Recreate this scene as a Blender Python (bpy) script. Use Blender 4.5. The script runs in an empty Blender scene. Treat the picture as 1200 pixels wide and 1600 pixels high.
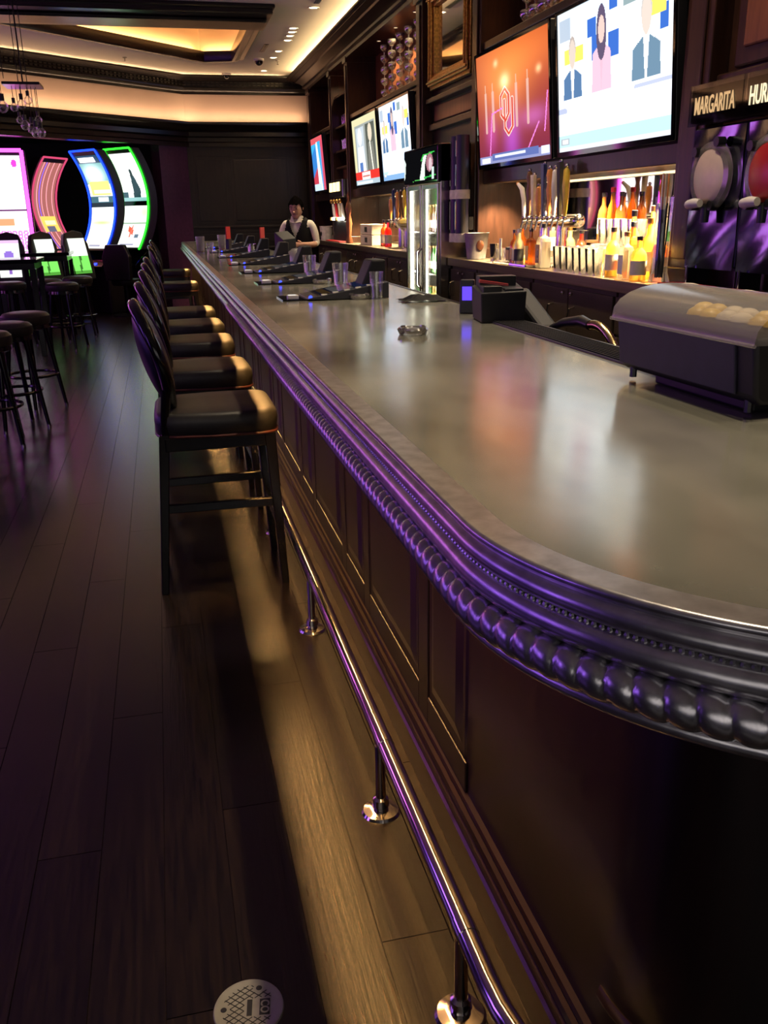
import bpy, bmesh, math, random
import numpy as np
from mathutils import Matrix, Vector, Euler
from mathutils.geometry import tessellate_polygon
random.seed(7)
rnd = random.Random(11)
PI = math.pi
sc = bpy.context.scene
col = sc.collection

# ------------------------------------------------------------------ camera, world, exposure
CAMH = 1.45
f_px = 1383.0
d1 = Vector((246-600, 341-800, f_px)).normalized()                 # the bar's direction, camera coords (x right, y down, z fwd)
dv = Vector((70, (f_px*f_px-354*70)/459.0, f_px)).normalized()     # straight down
up = -dv
xr = d1.cross(up)
# world axes expressed in camera coords are rows; Blender camera looks along -Z with +Y up
cx = Vector((xr.x, d1.x, up.x)); cy = Vector((xr.y, d1.y, up.y)); cz = Vector((xr.z, d1.z, up.z))
R = Matrix((cx, -cy, -cz)).transposed()
cam_d = bpy.data.cameras.new('camera')
cam = bpy.data.objects.new('camera', cam_d); col.objects.link(cam)
cam.matrix_world = Matrix.Translation((0, 0, CAMH)) @ R.to_4x4()
cam_d.sensor_fit = 'VERTICAL'; cam_d.sensor_height = 36.0; cam_d.lens = 36.0*f_px/1600.0
cam_d.clip_start = 0.02; cam_d.clip_end = 100
sc.camera = cam

w = bpy.data.worlds.new('world'); sc.world = w; w.use_nodes = True
w.node_tree.nodes['Background'].inputs[0].default_value = (0.9, 0.75, 0.65, 1)
w.node_tree.nodes['Background'].inputs[1].default_value = 0.004
vs = sc.view_settings
vs.view_transform = 'Standard'; vs.look = 'None'; vs.gamma = 1.0; vs.exposure = 0.85; vs.use_curve_mapping = False
sc.cycles.sample_clamp_indirect = 2.5
sc.cycles.max_bounces = 8; sc.cycles.transparent_max_bounces = 24
sc.cycles.caustics_reflective = False; sc.cycles.caustics_refractive = False

WARM = (1.0, 0.74, 0.43)
def area_light(name, loc, direction, sx, sy, power, color, spread=PI):
    l = bpy.data.lights.new(name, 'AREA'); l.shape = 'RECTANGLE'; l.size = sx; l.size_y = sy
    l.energy = power; l.color = color; l.spread = spread
    o = bpy.data.objects.new(name, l); col.objects.link(o)
    o.location = loc
    o.rotation_euler = Vector(direction).to_track_quat('-Z', 'Y').to_euler()
    return o
def strip_light(name, loc, direction, along, width, length, power, color):
    o = area_light(name, loc, direction, width, length, power, color)
    z_ = -Vector(direction).normalized(); y_ = Vector(along).normalized(); x_ = y_.cross(z_).normalized(); z_ = x_.cross(y_)
    o.rotation_euler = Matrix((x_, y_, z_)).transposed().to_euler()
    return o
def spot_light(name, loc, direction, power, color, angle=90, blend=0.6, radius=0.05, parent=None):
    l = bpy.data.lights.new(name, 'SPOT'); l.energy = power; l.color = color
    l.spot_size = math.radians(angle); l.spot_blend = blend; l.shadow_soft_size = radius
    o = bpy.data.objects.new(name, l); col.objects.link(o)
    o.location = loc; o.rotation_euler = Vector(direction).to_track_quat('-Z', 'Y').to_euler()
    if parent: o.parent = parent
    return o

# ------------------------------------------------------------------ materials
MATS = {}
def nodes_of(name):
    m = bpy.data.materials.new(name); m.use_nodes = True
    nt = m.node_tree; nt.nodes.clear()
    out = nt.nodes.new('ShaderNodeOutputMaterial')
    MATS[name] = m
    return m, nt, out
def pbsdf(nt, col_, rough, metal=0.0, spec=0.5, coat=0.0):
    p = nt.nodes.new('ShaderNodeBsdfPrincipled')
    p.inputs['Base Color'].default_value = (*col_, 1); p.inputs['Roughness'].default_value = rough
    p.inputs['Metallic'].default_value = metal; p.inputs['Specular IOR Level'].default_value = spec
    if coat: p.inputs['Coat Weight'].default_value = coat; p.inputs['Coat Roughness'].default_value = 0.12
    return p
def tex_noise(nt, scale, detail=3, stretch=(1, 1, 1), coord='Object'):
    tc = nt.nodes.new('ShaderNodeTexCoord'); mp = nt.nodes.new('ShaderNodeMapping')
    mp.inputs['Scale'].default_value = stretch
    n = nt.nodes.new('ShaderNodeTexNoise'); n.inputs['Scale'].default_value = scale; n.inputs['Detail'].default_value = detail
    nt.links.new(tc.outputs[coord], mp.inputs[0]); nt.links.new(mp.outputs[0], n.inputs['Vector'])
    return n
def ramp(nt, src, stops):
    r = nt.nodes.new('ShaderNodeValToRGB')
    while len(r.color_ramp.elements) < len(stops): r.color_ramp.elements.new(0.5)
    for e, (p, c) in zip(r.color_ramp.elements, stops): e.position = p; e.color = (*c, 1)
    nt.links.new(src, r.inputs[0]); return r
def bump(nt, src, p, strength, dist=0.002):
    b = nt.nodes.new('ShaderNodeBump'); b.inputs['Strength'].default_value = strength; b.inputs['Distance'].default_value = dist
    nt.links.new(src, b.inputs['Height']); nt.links.new(b.outputs[0], p.inputs['Normal'])
def mat(name, c, rough=0.5, metal=0.0, spec=0.5, var=0.15, scale=20, stretch=(1, 1, 1), bmp=0.0, coat=0.0):
    m, nt, out = nodes_of(name)
    p = pbsdf(nt, c, rough, metal, spec, coat)
    n = tex_noise(nt, scale, 3, stretch)
    r = ramp(nt, n.outputs['Fac'], [(0.3, tuple(x*(1-var) for x in c)), (0.7, tuple(min(1, x*(1+var)) for x in c))])
    nt.links.new(r.outputs[0], p.inputs['Base Color'])
    if bmp: bump(nt, n.outputs['Fac'], p, bmp)
    nt.links.new(p.outputs[0], out.inputs[0]); return m
def wood(name, dark, light, rough=0.35, scale=6, stretch=(14, 1, 14), bmp=0.12, coat=0.0, spec=0.5, per_object=0.0):
    m, nt, out = nodes_of(name)
    p = pbsdf(nt, dark, rough, 0, spec, coat)
    n = tex_noise(nt, scale, 5, stretch)
    r = ramp(nt, n.outputs['Fac'], [(0.3, dark), (0.72, light)])
    src = r.outputs[0]
    if per_object:
        oi = nt.nodes.new('ShaderNodeObjectInfo')
        hs = nt.nodes.new('ShaderNodeHueSaturation')
        mr = nt.nodes.new('ShaderNodeMapRange'); mr.inputs['To Min'].default_value = 1-per_object; mr.inputs['To Max'].default_value = 1+per_object
        nt.links.new(oi.outputs['Random'], mr.inputs['Value']); nt.links.new(mr.outputs[0], hs.inputs['Value'])
        nt.links.new(src, hs.inputs['Color']); src = hs.outputs[0]
        ad = nt.nodes.new('ShaderNodeVectorMath'); ad.operation = 'ADD'
        mp = n.inputs['Vector'].links[0].from_node
        cmb = nt.nodes.new('ShaderNodeCombineXYZ')
        mul = nt.nodes.new('ShaderNodeMath'); mul.operation = 'MULTIPLY'; mul.inputs[1].default_value = 50
        nt.links.new(oi.outputs['Random'], mul.inputs[0])
        for k in range(3): nt.links.new(mul.outputs[0], cmb.inputs[k])
        nt.links.new(mp.outputs[0], ad.inputs[0]); nt.links.new(cmb.outputs[0], ad.inputs[1]); nt.links.new(ad.outputs[0], n.inputs['Vector'])
    nt.links.new(src, p.inputs['Base Color'])
    if bmp: bump(nt, n.outputs['Fac'], p, bmp, 0.001)
    nt.links.new(p.outputs[0], out.inputs[0]); return m
def emit(name, c, s):
    m, nt, out = nodes_of(name)
    e = nt.nodes.new('ShaderNodeEmission'); e.inputs[0].default_value = (*c, 1); e.inputs[1].default_value = s
    nt.links.new(e.outputs[0], out.inputs[0]); return m
def screen_mat(name, s, gloss=0.04):
    m, nt, out = nodes_of(name)
    a = nt.nodes.new('ShaderNodeAttribute'); a.attribute_name = 'Col'
    e = nt.nodes.new('ShaderNodeEmission'); e.inputs[1].default_value = s
    nt.links.new(a.outputs['Color'], e.inputs[0])
    nt.links.new(e.outputs[0], out.inputs[0]); return m
def print_mat(name, rough=0.4):
    m, nt, out = nodes_of(name)
    a = nt.nodes.new('ShaderNodeAttribute'); a.attribute_name = 'Col'
    p = pbsdf(nt, (1, 1, 1), rough); nt.links.new(a.outputs['Color'], p.inputs['Base Color'])
    nt.links.new(p.outputs[0], out.inputs[0]); return m
def clear(name, tint, gloss_min=0.06, gloss_max=0.8, rough=0.05, body=None, body_amt=0.0):
    m, nt, out = nodes_of(name)
    t = nt.nodes.new('ShaderNodeBsdfTransparent'); t.inputs[0].default_value = (*tint, 1)
    g = nt.nodes.new('ShaderNodeBsdfGlossy'); g.inputs['Roughness'].default_value = rough; g.inputs[0].default_value = (1, 1, 1, 1)
    lw = nt.nodes.new('ShaderNodeLayerWeight'); lw.inputs['Blend'].default_value = 0.35
    mr = nt.nodes.new('ShaderNodeMapRange'); mr.inputs['To Min'].default_value = gloss_min; mr.inputs['To Max'].default_value = gloss_max
    nt.links.new(lw.outputs['Fresnel'], mr.inputs['Value'])
    mx = nt.nodes.new('ShaderNodeMixShader')
    first = t.outputs[0]
    if body:
        d0 = nt.nodes.new('ShaderNodeBsdfTranslucent'); d0.inputs[0].default_value = (*body, 1)
        d1_ = nt.nodes.new('ShaderNodeBsdfDiffuse'); d1_.inputs[0].default_value = (*body, 1)
        d = nt.nodes.new('ShaderNodeMixShader'); d.inputs[0].default_value = 0.4; nt.links.new(d0.outputs[0], d.inputs[1]); nt.links.new(d1_.outputs[0], d.inputs[2])
        m0 = nt.nodes.new('ShaderNodeMixShader'); m0.inputs[0].default_value = body_amt
        nt.links.new(t.outputs[0], m0.inputs[1]); nt.links.new(d.outputs[0], m0.inputs[2]); first = m0.outputs[0]
    nt.links.new(mr.outputs[0], mx.inputs[0]); nt.links.new(first, mx.inputs[1]); nt.links.new(g.outputs[0], mx.inputs[2])
    nt.links.new(mx.outputs[0], out.inputs[0]); return m

wood('floor_wood', (0.004, 0.0032, 0.0025), (0.030, 0.0165, 0.0082), 0.26, 7, (16, 0.8, 1), 0.45, spec=0.55, per_object=0.3)
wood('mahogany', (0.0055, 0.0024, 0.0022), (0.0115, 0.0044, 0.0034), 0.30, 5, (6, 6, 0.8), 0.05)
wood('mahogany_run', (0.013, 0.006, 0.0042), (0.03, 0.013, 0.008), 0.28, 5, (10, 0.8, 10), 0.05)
wood('backbar_wood', (0.020, 0.0085, 0.005), (0.05, 0.02, 0.011), 0.28, 5, (6, 6, 0.9), 0.05)
wood('panel_wood', (0.12, 0.036, 0.014), (0.22, 0.075, 0.03), 0.32, 4, (7, 7, 0.8), 0.05)
wood('ebony', (0.006, 0.0045, 0.0045), (0.016, 0.011, 0.010), 0.26, 4, (6, 6, 1), 0.05)
wood('dark_panel', (0.010, 0.007, 0.006), (0.020, 0.013, 0.010), 0.38, 4, (6, 6, 1), 0.05)
mat('lacquer', (0.006, 0.005, 0.005), 0.16, var=0.1)
mat('vinyl', (0.020, 0.0185, 0.015), 0.45, var=0.2, scale=60, bmp=0.08)
mat('vinyl_dark', (0.010, 0.009, 0.009), 0.40, var=0.2, scale=60, bmp=0.08)
mat('piping', (0.10, 0.028, 0.02), 0.4)
mat('pewter', (0.50, 0.49, 0.50), 0.30, 0.95, var=0.22, scale=35, bmp=0.15)
mat('chrome', (0.62, 0.58, 0.54), 0.12, 1.0, var=0.05)
mat('steel', (0.42, 0.40, 0.37), 0.22, 1.0, var=0.08, scale=8, stretch=(1, 0.05, 1))
mat('dark_steel', (0.20, 0.23, 0.27), 0.11, 1.0, var=0.05)
mat('brushed', (0.55, 0.45, 0.31), 0.28, 1.0, var=0.12, scale=10, stretch=(1, 0.08, 8))
mat('gold', (0.62, 0.36, 0.10), 0.30, 1.0, var=0.4, scale=55, bmp=0.6)
mat('brass_hose', (0.60, 0.45, 0.22), 0.22, 1.0, var=0.2)
mat('black_plastic', (0.010, 0.010, 0.012), 0.35, var=0.1)
mat('black_satin', (0.010, 0.0095, 0.013), 0.5, spec=0.3, var=0.1)
mat('grey_plastic', (0.022, 0.022, 0.03), 0.38, spec=0.4, var=0.1)
mat('tray_face', (0.030, 0.027, 0.055), 0.45, spec=0.3, var=0.1)
mat('gloss_black', (0.004, 0.004, 0.005), 0.06, var=0.05)
mat('rubber', (0.006, 0.006, 0.007), 0.7, spec=0.2, var=0.2, scale=80)
mat('cabinet_face', (0.105, 0.075, 0.047), 0.42, 0.3, var=0.12, scale=6)
mat('cream_paint', (0.60, 0.44, 0.33), 0.8, var=0.03, scale=3)
mat('ceiling_paint', (0.58, 0.52, 0.42), 0.85, var=0.03, scale=3)
mat('dark_metal', (0.02, 0.02, 0.022), 0.3, 0.8)
mat('cover_beige', (0.33, 0.29, 0.22), 0.5, var=0.08, scale=40, bmp=0.1)
mat('cover_dark', (0.02, 0.017, 0.013), 0.6)
mat('white_plastic', (0.72, 0.68, 0.60), 0.4, var=0.05)
mat('red_plastic', (0.55, 0.02, 0.02), 0.4, var=0.1)
mat('red_disc', (0.42, 0.012, 0.014), 0.3, var=0.05)
mat('tan_disc', (0.72, 0.58, 0.42), 0.3, var=0.05)
mat('card_white', (0.75, 0.68, 0.58), 0.6, var=0.05)
mat('cream_box', (0.62, 0.52, 0.38), 0.6, var=0.1)
mat('skin', (0.58, 0.32, 0.22), 0.5, var=0.08, scale=30)
mat('shirt', (0.72, 0.66, 0.55), 0.7, var=0.08, scale=14, bmp=0.3)
mat('vest', (0.004, 0.004, 0.005), 0.75, spec=0.15, var=0.2, scale=40)
mat('hair', (0.003, 0.0025, 0.0025), 0.9, spec=0.0, var=0.3, scale=60, stretch=(1, 1, 0.2))
mat('lip', (0.30, 0.11, 0.09), 0.45)
mat('eye_dark', (0.01, 0.008, 0.006), 0.2)
mat('slot_base', (0.02, 0.016, 0.02), 0.35)
mat('handle_orange', (0.75, 0.30, 0.07), 0.35)
mat('handle_blue', (0.02, 0.03, 0.12), 0.3)
mat('handle_yellow', (0.75, 0.50, 0.05), 0.35)
mat('handle_cream', (0.72, 0.60, 0.42), 0.35)
mat('handle_brown', (0.16, 0.07, 0.025), 0.35)
mat('label_paper', (0.70, 0.62, 0.48), 0.6, var=0.1)
mat('label_tan', (0.62, 0.38, 0.20), 0.6, var=0.1)
mat('label_black', (0.01, 0.01, 0.01), 0.5)
mat('pale_bucket', (0.55, 0.48, 0.42), 0.5, var=0.2)
mat('mirror', (0.86, 0.82, 0.76), 0.03, 1.0, var=0.02)
mat('dark_wall', (0.02, 0.015, 0.02), 0.7)
mat('purple_glow_wall', (0.10, 0.035, 0.09), 0.35)  # purple light from the machines mixed into the wall colour
print_mat('printed')
clear('glass', (0.96, 0.97, 0.96), 0.05, 0.6, 0.04, (0.95, 0.9, 0.8), 0.04)
clear('crystal', (0.93, 0.93, 0.9), 0.28, 1.0, 0.05, (0.95, 0.88, 0.72), 0.10)
clear('thin_glass', (0.95, 0.96, 0.96), 0.03, 0.5)
clear('smoke_lid', (0.75, 0.73, 0.71), 0.10, 0.7, 0.2, (0.8, 0.77, 0.75), 0.30)
clear('frost', (0.8, 0.8, 0.8), 0.05, 0.6, 0.15, (0.7, 0.66, 0.6), 0.3)
clear('amber_glass', (0.62, 0.24, 0.03), 0.06, 0.8, 0.05, (0.9, 0.36, 0.04), 0.3)
clear('gold_glass', (0.95, 0.72, 0.22), 0.05, 0.7, 0.05, (1.0, 0.75, 0.22), 0.45)
clear('clear_bottle', (0.95, 0.92, 0.82), 0.06, 0.8, 0.05, (1.0, 0.9, 0.65), 0.3)
clear('green_glass', (0.10, 0.42, 0.08), 0.06, 0.7, 0.05, (0.2, 0.7, 0.1), 0.4)
clear('brown_glass', (0.35, 0.12, 0.03), 0.06, 0.7, 0.05, (0.5, 0.2, 0.04), 0.4)
clear('red_glass', (0.7, 0.05, 0.03), 0.06, 0.7, 0.05, (0.9, 0.1, 0.04), 0.4)
clear('acrylic', (0.55, 0.55, 0.60), 0.06, 0.6, 0.04)
emit('lamp_warm', (1.0, 0.78, 0.45), 9)
emit('lamp_dim', (1.0, 0.7, 0.4), 0.8)
emit('cove_led', (1.0, 0.62, 0.22), 5)
emit('lamp_white', (1.0, 0.96, 0.78), 6)
emit('neon_green', (0.02, 1.0, 0.02), 2.0)
emit('neon_blue', (0.006, 0.03, 1.0), 3.0)
emit('neon_magenta', (1.0, 0.05, 0.85), 3.0)
emit('neon_pink', (1.0, 0.10, 0.25), 0.45)
emit('neon_violet', (0.22, 0.06, 1.0), 2.2)
emit('blue_led', (0.02, 0.04, 1.0), 3)
emit('blue_screen', (0.10, 0.05, 0.9), 1.0)
emit('white_led', (1.0, 0.96, 0.92), 0.6)
emit('sign_letters', (1.0, 0.62, 0.30), 0.42)
emit('sign_letters_hot', (1.0, 0.78, 0.48), 0.8)
emit('lit_step', (1.0, 0.62, 0.20), 4.5)
emit('tap_sign', (1.0, 0.7, 0.25), 2.0)
screen_mat('screen_tv', 0.72)
screen_mat('screen_slot', 0.95)
screen_mat('screen_small', 0.12)
screen_mat('glow_print', 0.6)

# ------------------------------------------------------------------ mesh helpers
class MB:
    def __init__(self): self.v = []; self.f = []; self.m = None
    def xf(self, M): self.m = M; return self
    def add(self, vs_, fs):
        b = len(self.v)
        if self.m is not None: vs_ = [tuple(self.m @ Vector(p)) for p in vs_]
        self.v += [tuple(p) for p in vs_]; self.f += [tuple(b+i for i in q) for q in fs]; return self
    def box(self, x0, y0, z0, x1, y1, z1):
        x0, x1 = min(x0, x1), max(x0, x1); y0, y1 = min(y0, y1), max(y0, y1); z0, z1 = min(z0, z1), max(z0, z1)
        return self.add([(x0,y0,z0),(x1,y0,z0),(x1,y1,z0),(x0,y1,z0),(x0,y0,z1),(x1,y0,z1),(x1,y1,z1),(x0,y1,z1)],
                        [(0,3,2,1),(4,5,6,7),(0,1,5,4),(1,2,6,5),(2,3,7,6),(3,0,4,7)])
    def hexa(self, p):  # 8 points, same order as box
        return self.add(p, [(0,3,2,1),(4,5,6,7),(0,1,5,4),(1,2,6,5),(2,3,7,6),(3,0,4,7)])
    def bar(self, p0, p1, wx, wy=None, w2=None):
        """square bar between points, tapering to w2"""
        p0 = Vector(p0); p1 = Vector(p1); wy = wy or wx; k = 1 if w2 is None else w2/wx
        d = (p1-p0).normalized()
        a = Vector((1,0,0)) if abs(d.x) < 0.9 else Vector((0,1,0))
        if abs(d.z) > 0.7: a = Vector((1,0,0)); b = Vector((0,1,0))
        else:
            b = d.cross(Vector((0,0,1))).normalized(); a = b; b = Vector((0,0,1))
        q = []
        for p, s in ((p0, 1), (p1, k)):
            for sx, sy in ((-1,-1),(1,-1),(1,1),(-1,1)): q.append(p + a*sx*wx*s/2 + b*sy*wy*s/2)
        return self.add(q, [(0,3,2,1),(4,5,6,7),(0,1,5,4),(1,2,6,5),(2,3,7,6),(3,0,4,7)])
    def cyl(self, p0, p1, r0, r1=None, n=12):
        p0 = Vector(p0); p1 = Vector(p1); r1 = r0 if r1 is None else r1
        d = (p1-p0).normalized(); a = d.orthogonal().normalized(); b = d.cross(a)
        q = []
        for p, r in ((p0, r0), (p1, r1)):
            for i in range(n):
                t = 2*PI*i/n; q.append(p + a*math.cos(t)*r + b*math.sin(t)*r)
        fs = [(i, (i+1)%n, n+(i+1)%n, n+i) for i in range(n)] + [tuple(range(n-1,-1,-1)), tuple(range(n,2*n))]
        return self.add(q, fs)
    def lathe(self, prof, c=(0,0,0), n=16):
        q = []; k = len(prof)
        for i in range(n):
            t = 2*PI*i/n
            for r, z in prof: q.append((c[0]+r*math.cos(t), c[1]+r*math.sin(t), c[2]+z))
        fs = []
        for i in range(n):
            j = (i+1) % n
            for a in range(k-1): fs.append((i*k+a, j*k+a, j*k+a+1, i*k+a+1))
        if prof[0][0] > 1e-6: fs.append(tuple(i*k for i in range(n-1,-1,-1)))
        if prof[-1][0] > 1e-6: fs.append(tuple(i*k+k-1 for i in range(n)))
        return self.add(q, fs)
    def tube(self, pts, r, n=8, closed=False):
        pts = [Vector(p) for p in pts]; m = len(pts); q = []
        rr = r if isinstance(r, (list, tuple)) else [r]*m
        prev = None
        for i, p in enumerate(pts):
            if closed: d = pts[(i+1)%m]-pts[i-1]
            else: d = pts[min(i+1,m-1)]-pts[max(i-1,0)]
            d.normalize()
            if prev is None: a = d.orthogonal().normalized()
            else:
                a = prev - d*prev.dot(d)
                a = a.normalized() if a.length > 1e-5 else d.orthogonal().normalized()
            prev = a; b = d.cross(a)
            for k in range(n):
                t = 2*PI*k/n; q.append(p + a*math.cos(t)*rr[i] + b*math.sin(t)*rr[i])
        fs = []
        for i in range(m if closed else m-1):
            j = (i+1) % m
            for k in range(n): fs.append((i*n+k, i*n+(k+1)%n, j*n+(k+1)%n, j*n+k))
        if not closed: fs += [tuple(range(n-1,-1,-1)), tuple(range((m-1)*n, m*n))]
        return self.add(q, fs)
    def ball(self, c, r, n=12, k=8, s=(1,1,1)):
        q = []; fs = []
        for i in range(1, k):
            ph = PI*i/k
            for j in range(n):
                t = 2*PI*j/n
                q.append((c[0]+r*s[0]*math.sin(ph)*math.cos(t), c[1]+r*s[1]*math.sin(ph)*math.sin(t), c[2]+r*s[2]*math.cos(ph)))
        top = len(q); q.append((c[0],c[1],c[2]+r*s[2])); q.append((c[0],c[1],c[2]-r*s[2]))
        for i in range(k-2):
            for j in range(n): fs.append((i*n+j, (i+1)*n+j, (i+1)*n+(j+1)%n, i*n+(j+1)%n))
        for j in range(n):
            fs.append((top, j, (j+1)%n)); fs.append((top+1, (k-2)*n+(j+1)%n, (k-2)*n+j))
        return self.add(q, fs)
    def prism(self, poly, a, b, axis='z'):
        n = len(poly)
        def P(u, v_, t): return {'z': (u, v_, t), 'x': (t, u, v_), 'y': (u, t, v_)}[axis]
        q = [P(u, v_, a) for u, v_ in poly] + [P(u, v_, b) for u, v_ in poly]
        fs = [(i, (i+1)%n, n+(i+1)%n, n+i) for i in range(n)]
        tri = tessellate_polygon([[Vector((u, v_, 0)) for u, v_ in poly]])
        for t in tri: fs.append(tuple(reversed(t))); fs.append(tuple(n+i for i in t))
        return self.add(q, fs)
    def sweep(self, frames, prof, closed=False):
        """frames: (x,y,nx,ny); prof: (outward, z)"""
        k = len(prof); q = []
        for x, y, nx, ny in frames:
            for d, z in prof: q.append((x+nx*d, y+ny*d, z))
        fs = []; m = len(frames)
        for i in range(m if closed else m-1):
            j = (i+1) % m
            for a in range(k-1): fs.append((i*k+a, j*k+a, j*k+a+1, i*k+a+1))
        return self.add(q, fs)
    def build(self, name, material, parent=None, smooth=True, bevel=0.0, ang=38, seg=2, sub=0):
        me = bpy.data.meshes.new(name); me.from_pydata(self.v, [], self.f); me.update()
        bm = bmesh.new(); bm.from_mesh(me); bmesh.ops.recalc_face_normals(bm, faces=bm.faces)
        bm.to_mesh(me); bm.free()
        ms = material if isinstance(material, (list, tuple)) else [material]
        for x in ms: me.materials.append(MATS[x])
        if smooth:
            me.shade_smooth(); me.set_sharp_from_angle(angle=math.radians(ang))
        o = bpy.data.objects.new(name, me); col.objects.link(o)
        if bevel:
            b = o.modifiers.new('bevel', 'BEVEL'); b.width = bevel; b.segments = seg; b.limit_method = 'ANGLE'; b.angle_limit = math.radians(40)
            if seg > 1: b.harden_normals = False
        if sub:
            s = o.modifiers.new('sub', 'SUBSURF'); s.levels = sub; s.render_levels = sub
        if parent is not None: o.parent = parent
        return o
def tag(o, label=None, cat=None, group=None, kind=None):
    if label: o['label'] = label
    if cat: o['category'] = cat
    if group: o['group'] = group
    if kind: o['kind'] = kind
    return o
def thing(name, label=None, cat=None, loc=(0,0,0), rz=0.0, group=None, kind=None, rot=None):
    o = bpy.data.objects.new(name, None); col.objects.link(o); o.empty_display_size = 0.1
    o.location = loc; o.rotation_euler = rot if rot else (0, 0, rz)
    return tag(o, label, cat, group, kind)
def dup(root, loc=None, rz=None, label=None, group=None, parent=None):
    c = root.copy(); col.objects.link(c)
    if loc is not None: c.location = loc
    if rz is not None: c.rotation_euler = (0, 0, rz)
    if label: c['label'] = label
    if group: c['group'] = group
    if parent is not None: c.parent = parent
    for ch in list(root.children): dup(ch, parent=c)
    return c
def B(x0, y0, z0, x1, y1, z1): return MB().box(x0, y0, z0, x1, y1, z1)
def text_obj(name, body, size, material, parent, M, xs=1.0, bold=0.0, depth=0.002):
    cu = bpy.data.curves.new(name, 'FONT'); cu.body = body; cu.size = size; cu.extrude = depth; cu.offset = bold
    cu.align_x = 'CENTER'; cu.align_y = 'CENTER'; cu.resolution_u = 3
    t = bpy.data.objects.new(name+'_tmp', cu); col.objects.link(t)
    dg = bpy.context.evaluated_depsgraph_get(); dg.update()
    me = bpy.data.meshes.new_from_object(t.evaluated_get(dg))
    bpy.data.objects.remove(t); bpy.data.curves.remove(cu)
    me.transform(Matrix.Diagonal((xs, 1, 1, 1))); me.transform(M)
    me.materials.clear(); me.materials.append(MATS[material]); me.name = name
    o = bpy.data.objects.new(name, me); col.objects.link(o)
    if parent is not None: o.parent = parent
    return o

# raster painting for screens / prints
class Img:
    def __init__(self, W=128, H=72, c=(0,0,0)):
        self.W = W; self.H = H; self.a = np.zeros((H, W, 3)); self.a[:] = c
        self.u, self.v = np.meshgrid((np.arange(W)+0.5)/W, (np.arange(H)+0.5)/H)
    def put(self, mask, c, al=1.0):
        self.a[mask] = self.a[mask]*(1-al) + np.array(c)*al; return self
    def rect(self, u0, v0, u1, v1, c, al=1.0): return self.put((self.u>=u0)&(self.u<=u1)&(self.v>=v0)&(self.v<=v1), c, al)
    def ell(self, u, v, ru, rv, c, al=1.0): return self.put(((self.u-u)/ru)**2+((self.v-v)/rv)**2 <= 1, c, al)
    def ring(self, u, v, ru, rv, t, c, al=1.0):
        d = np.sqrt(((self.u-u)/ru)**2+((self.v-v)/rv)**2); return self.put(np.abs(d-1) < t, c, al)
    def line(self, u0, v0, u1, v1, wd, c, al=1.0):
        du, dv_ = u1-u0, v1-v0; L2 = du*du+dv_*dv_
        t = np.clip(((self.u-u0)*du+(self.v-v0)*dv_)/L2, 0, 1)
        d = np.sqrt((self.u-u0-t*du)**2+(self.v-v0-t*dv_)**2); return self.put(d < wd, c, al)
    def glow(self, u, v, ru, rv, c, k=1.0):
        g = np.exp(-(((self.u-u)/ru)**2+((self.v-v)/rv)**2))[..., None]; self.a += g*np.array(c)*k; return self
    def poly(self, pts, c, al=1.0):
        m = np.zeros_like(self.u, bool); n = len(pts)
        for i in range(n):
            x0, y0 = pts[i]; x1, y1 = pts[(i+1)%n]
            cnd = ((y0 > self.v) != (y1 > self.v))
            with np.errstate(divide='ignore', invalid='ignore'):
                xi = (x1-x0)*(self.v-y0)/(y1-y0+1e-12)+x0
            m ^= cnd & (self.u < xi)
        return self.put(m, c, al)
def raster(name, img, fn, material, parent):
    """img mapped onto fn(u,v)->xyz, v down; colours per face"""
    W, H = img.W, img.H
    us = np.linspace(0, 1, W+1); vs2 = np.linspace(0, 1, H+1)
    verts = [fn(u, v) for v in vs2 for u in us]
    faces = [(j*(W+1)+i, j*(W+1)+i+1, (j+1)*(W+1)+i+1, (j+1)*(W+1)+i) for j in range(H) for i in range(W)]
    me = bpy.data.meshes.new(name); me.from_pydata(verts, [], faces); me.update()
    at = me.color_attributes.new('Col', 'FLOAT_COLOR', 'CORNER')
    c = np.ones((H*W, 4, 4), dtype=np.float32)
    c[:, :, :3] = np.clip(img.a, 0, 4).reshape(H*W, 1, 3)
    at.data.foreach_set('color', c.ravel())
    me.materials.append(MATS[material])
    o = bpy.data.objects.new(name, me); col.objects.link(o)
    if parent is not None: o.parent = parent
    return o

# ------------------------------------------------------------------ room shell
TOP = 1.09          # bar top height
ZC = 3.65           # ceiling
# floor: base board plus the planks that can be told apart
fl = tag(B(-9, -2.5, -0.06, 3.2, 21, -0.005).build('floor', 'floor_wood', smooth=False), 'dark brown wood plank floor of the bar room', 'floor', kind='structure')
PW, PL = 0.1475, 1.75
pm = None
x_i = 0
xx = 0.616
cols = 0
while xx > -2.3:
    off = (x_i*0.61) % PL
    y0 = 0.3 - off
    while y0 < 16.2:
        a, b_ = max(y0, 0.3), min(y0+PL, 16.2)
        if b_-a > 0.25 and not (xx < -1.2 and b_ < 5):
            if abs((b_-a)-PL) < 1e-6 and pm is not None:
                o = bpy.data.objects.new('plank', pm); col.objects.link(o); o.parent = fl; o.location = (xx-PW, a, 0)
            else:
                o = B(0.0012, 0.0012, -0.005, PW-0.0012, b_-a-0.0012, 0.0).build('plank', 'floor_wood', fl, smooth=False)
                o.location = (xx-PW, a, 0)
                if abs((b_-a)-PL) < 1e-6: pm = o.data
        y0 += PL
    xx -= PW; x_i += 1

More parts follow.
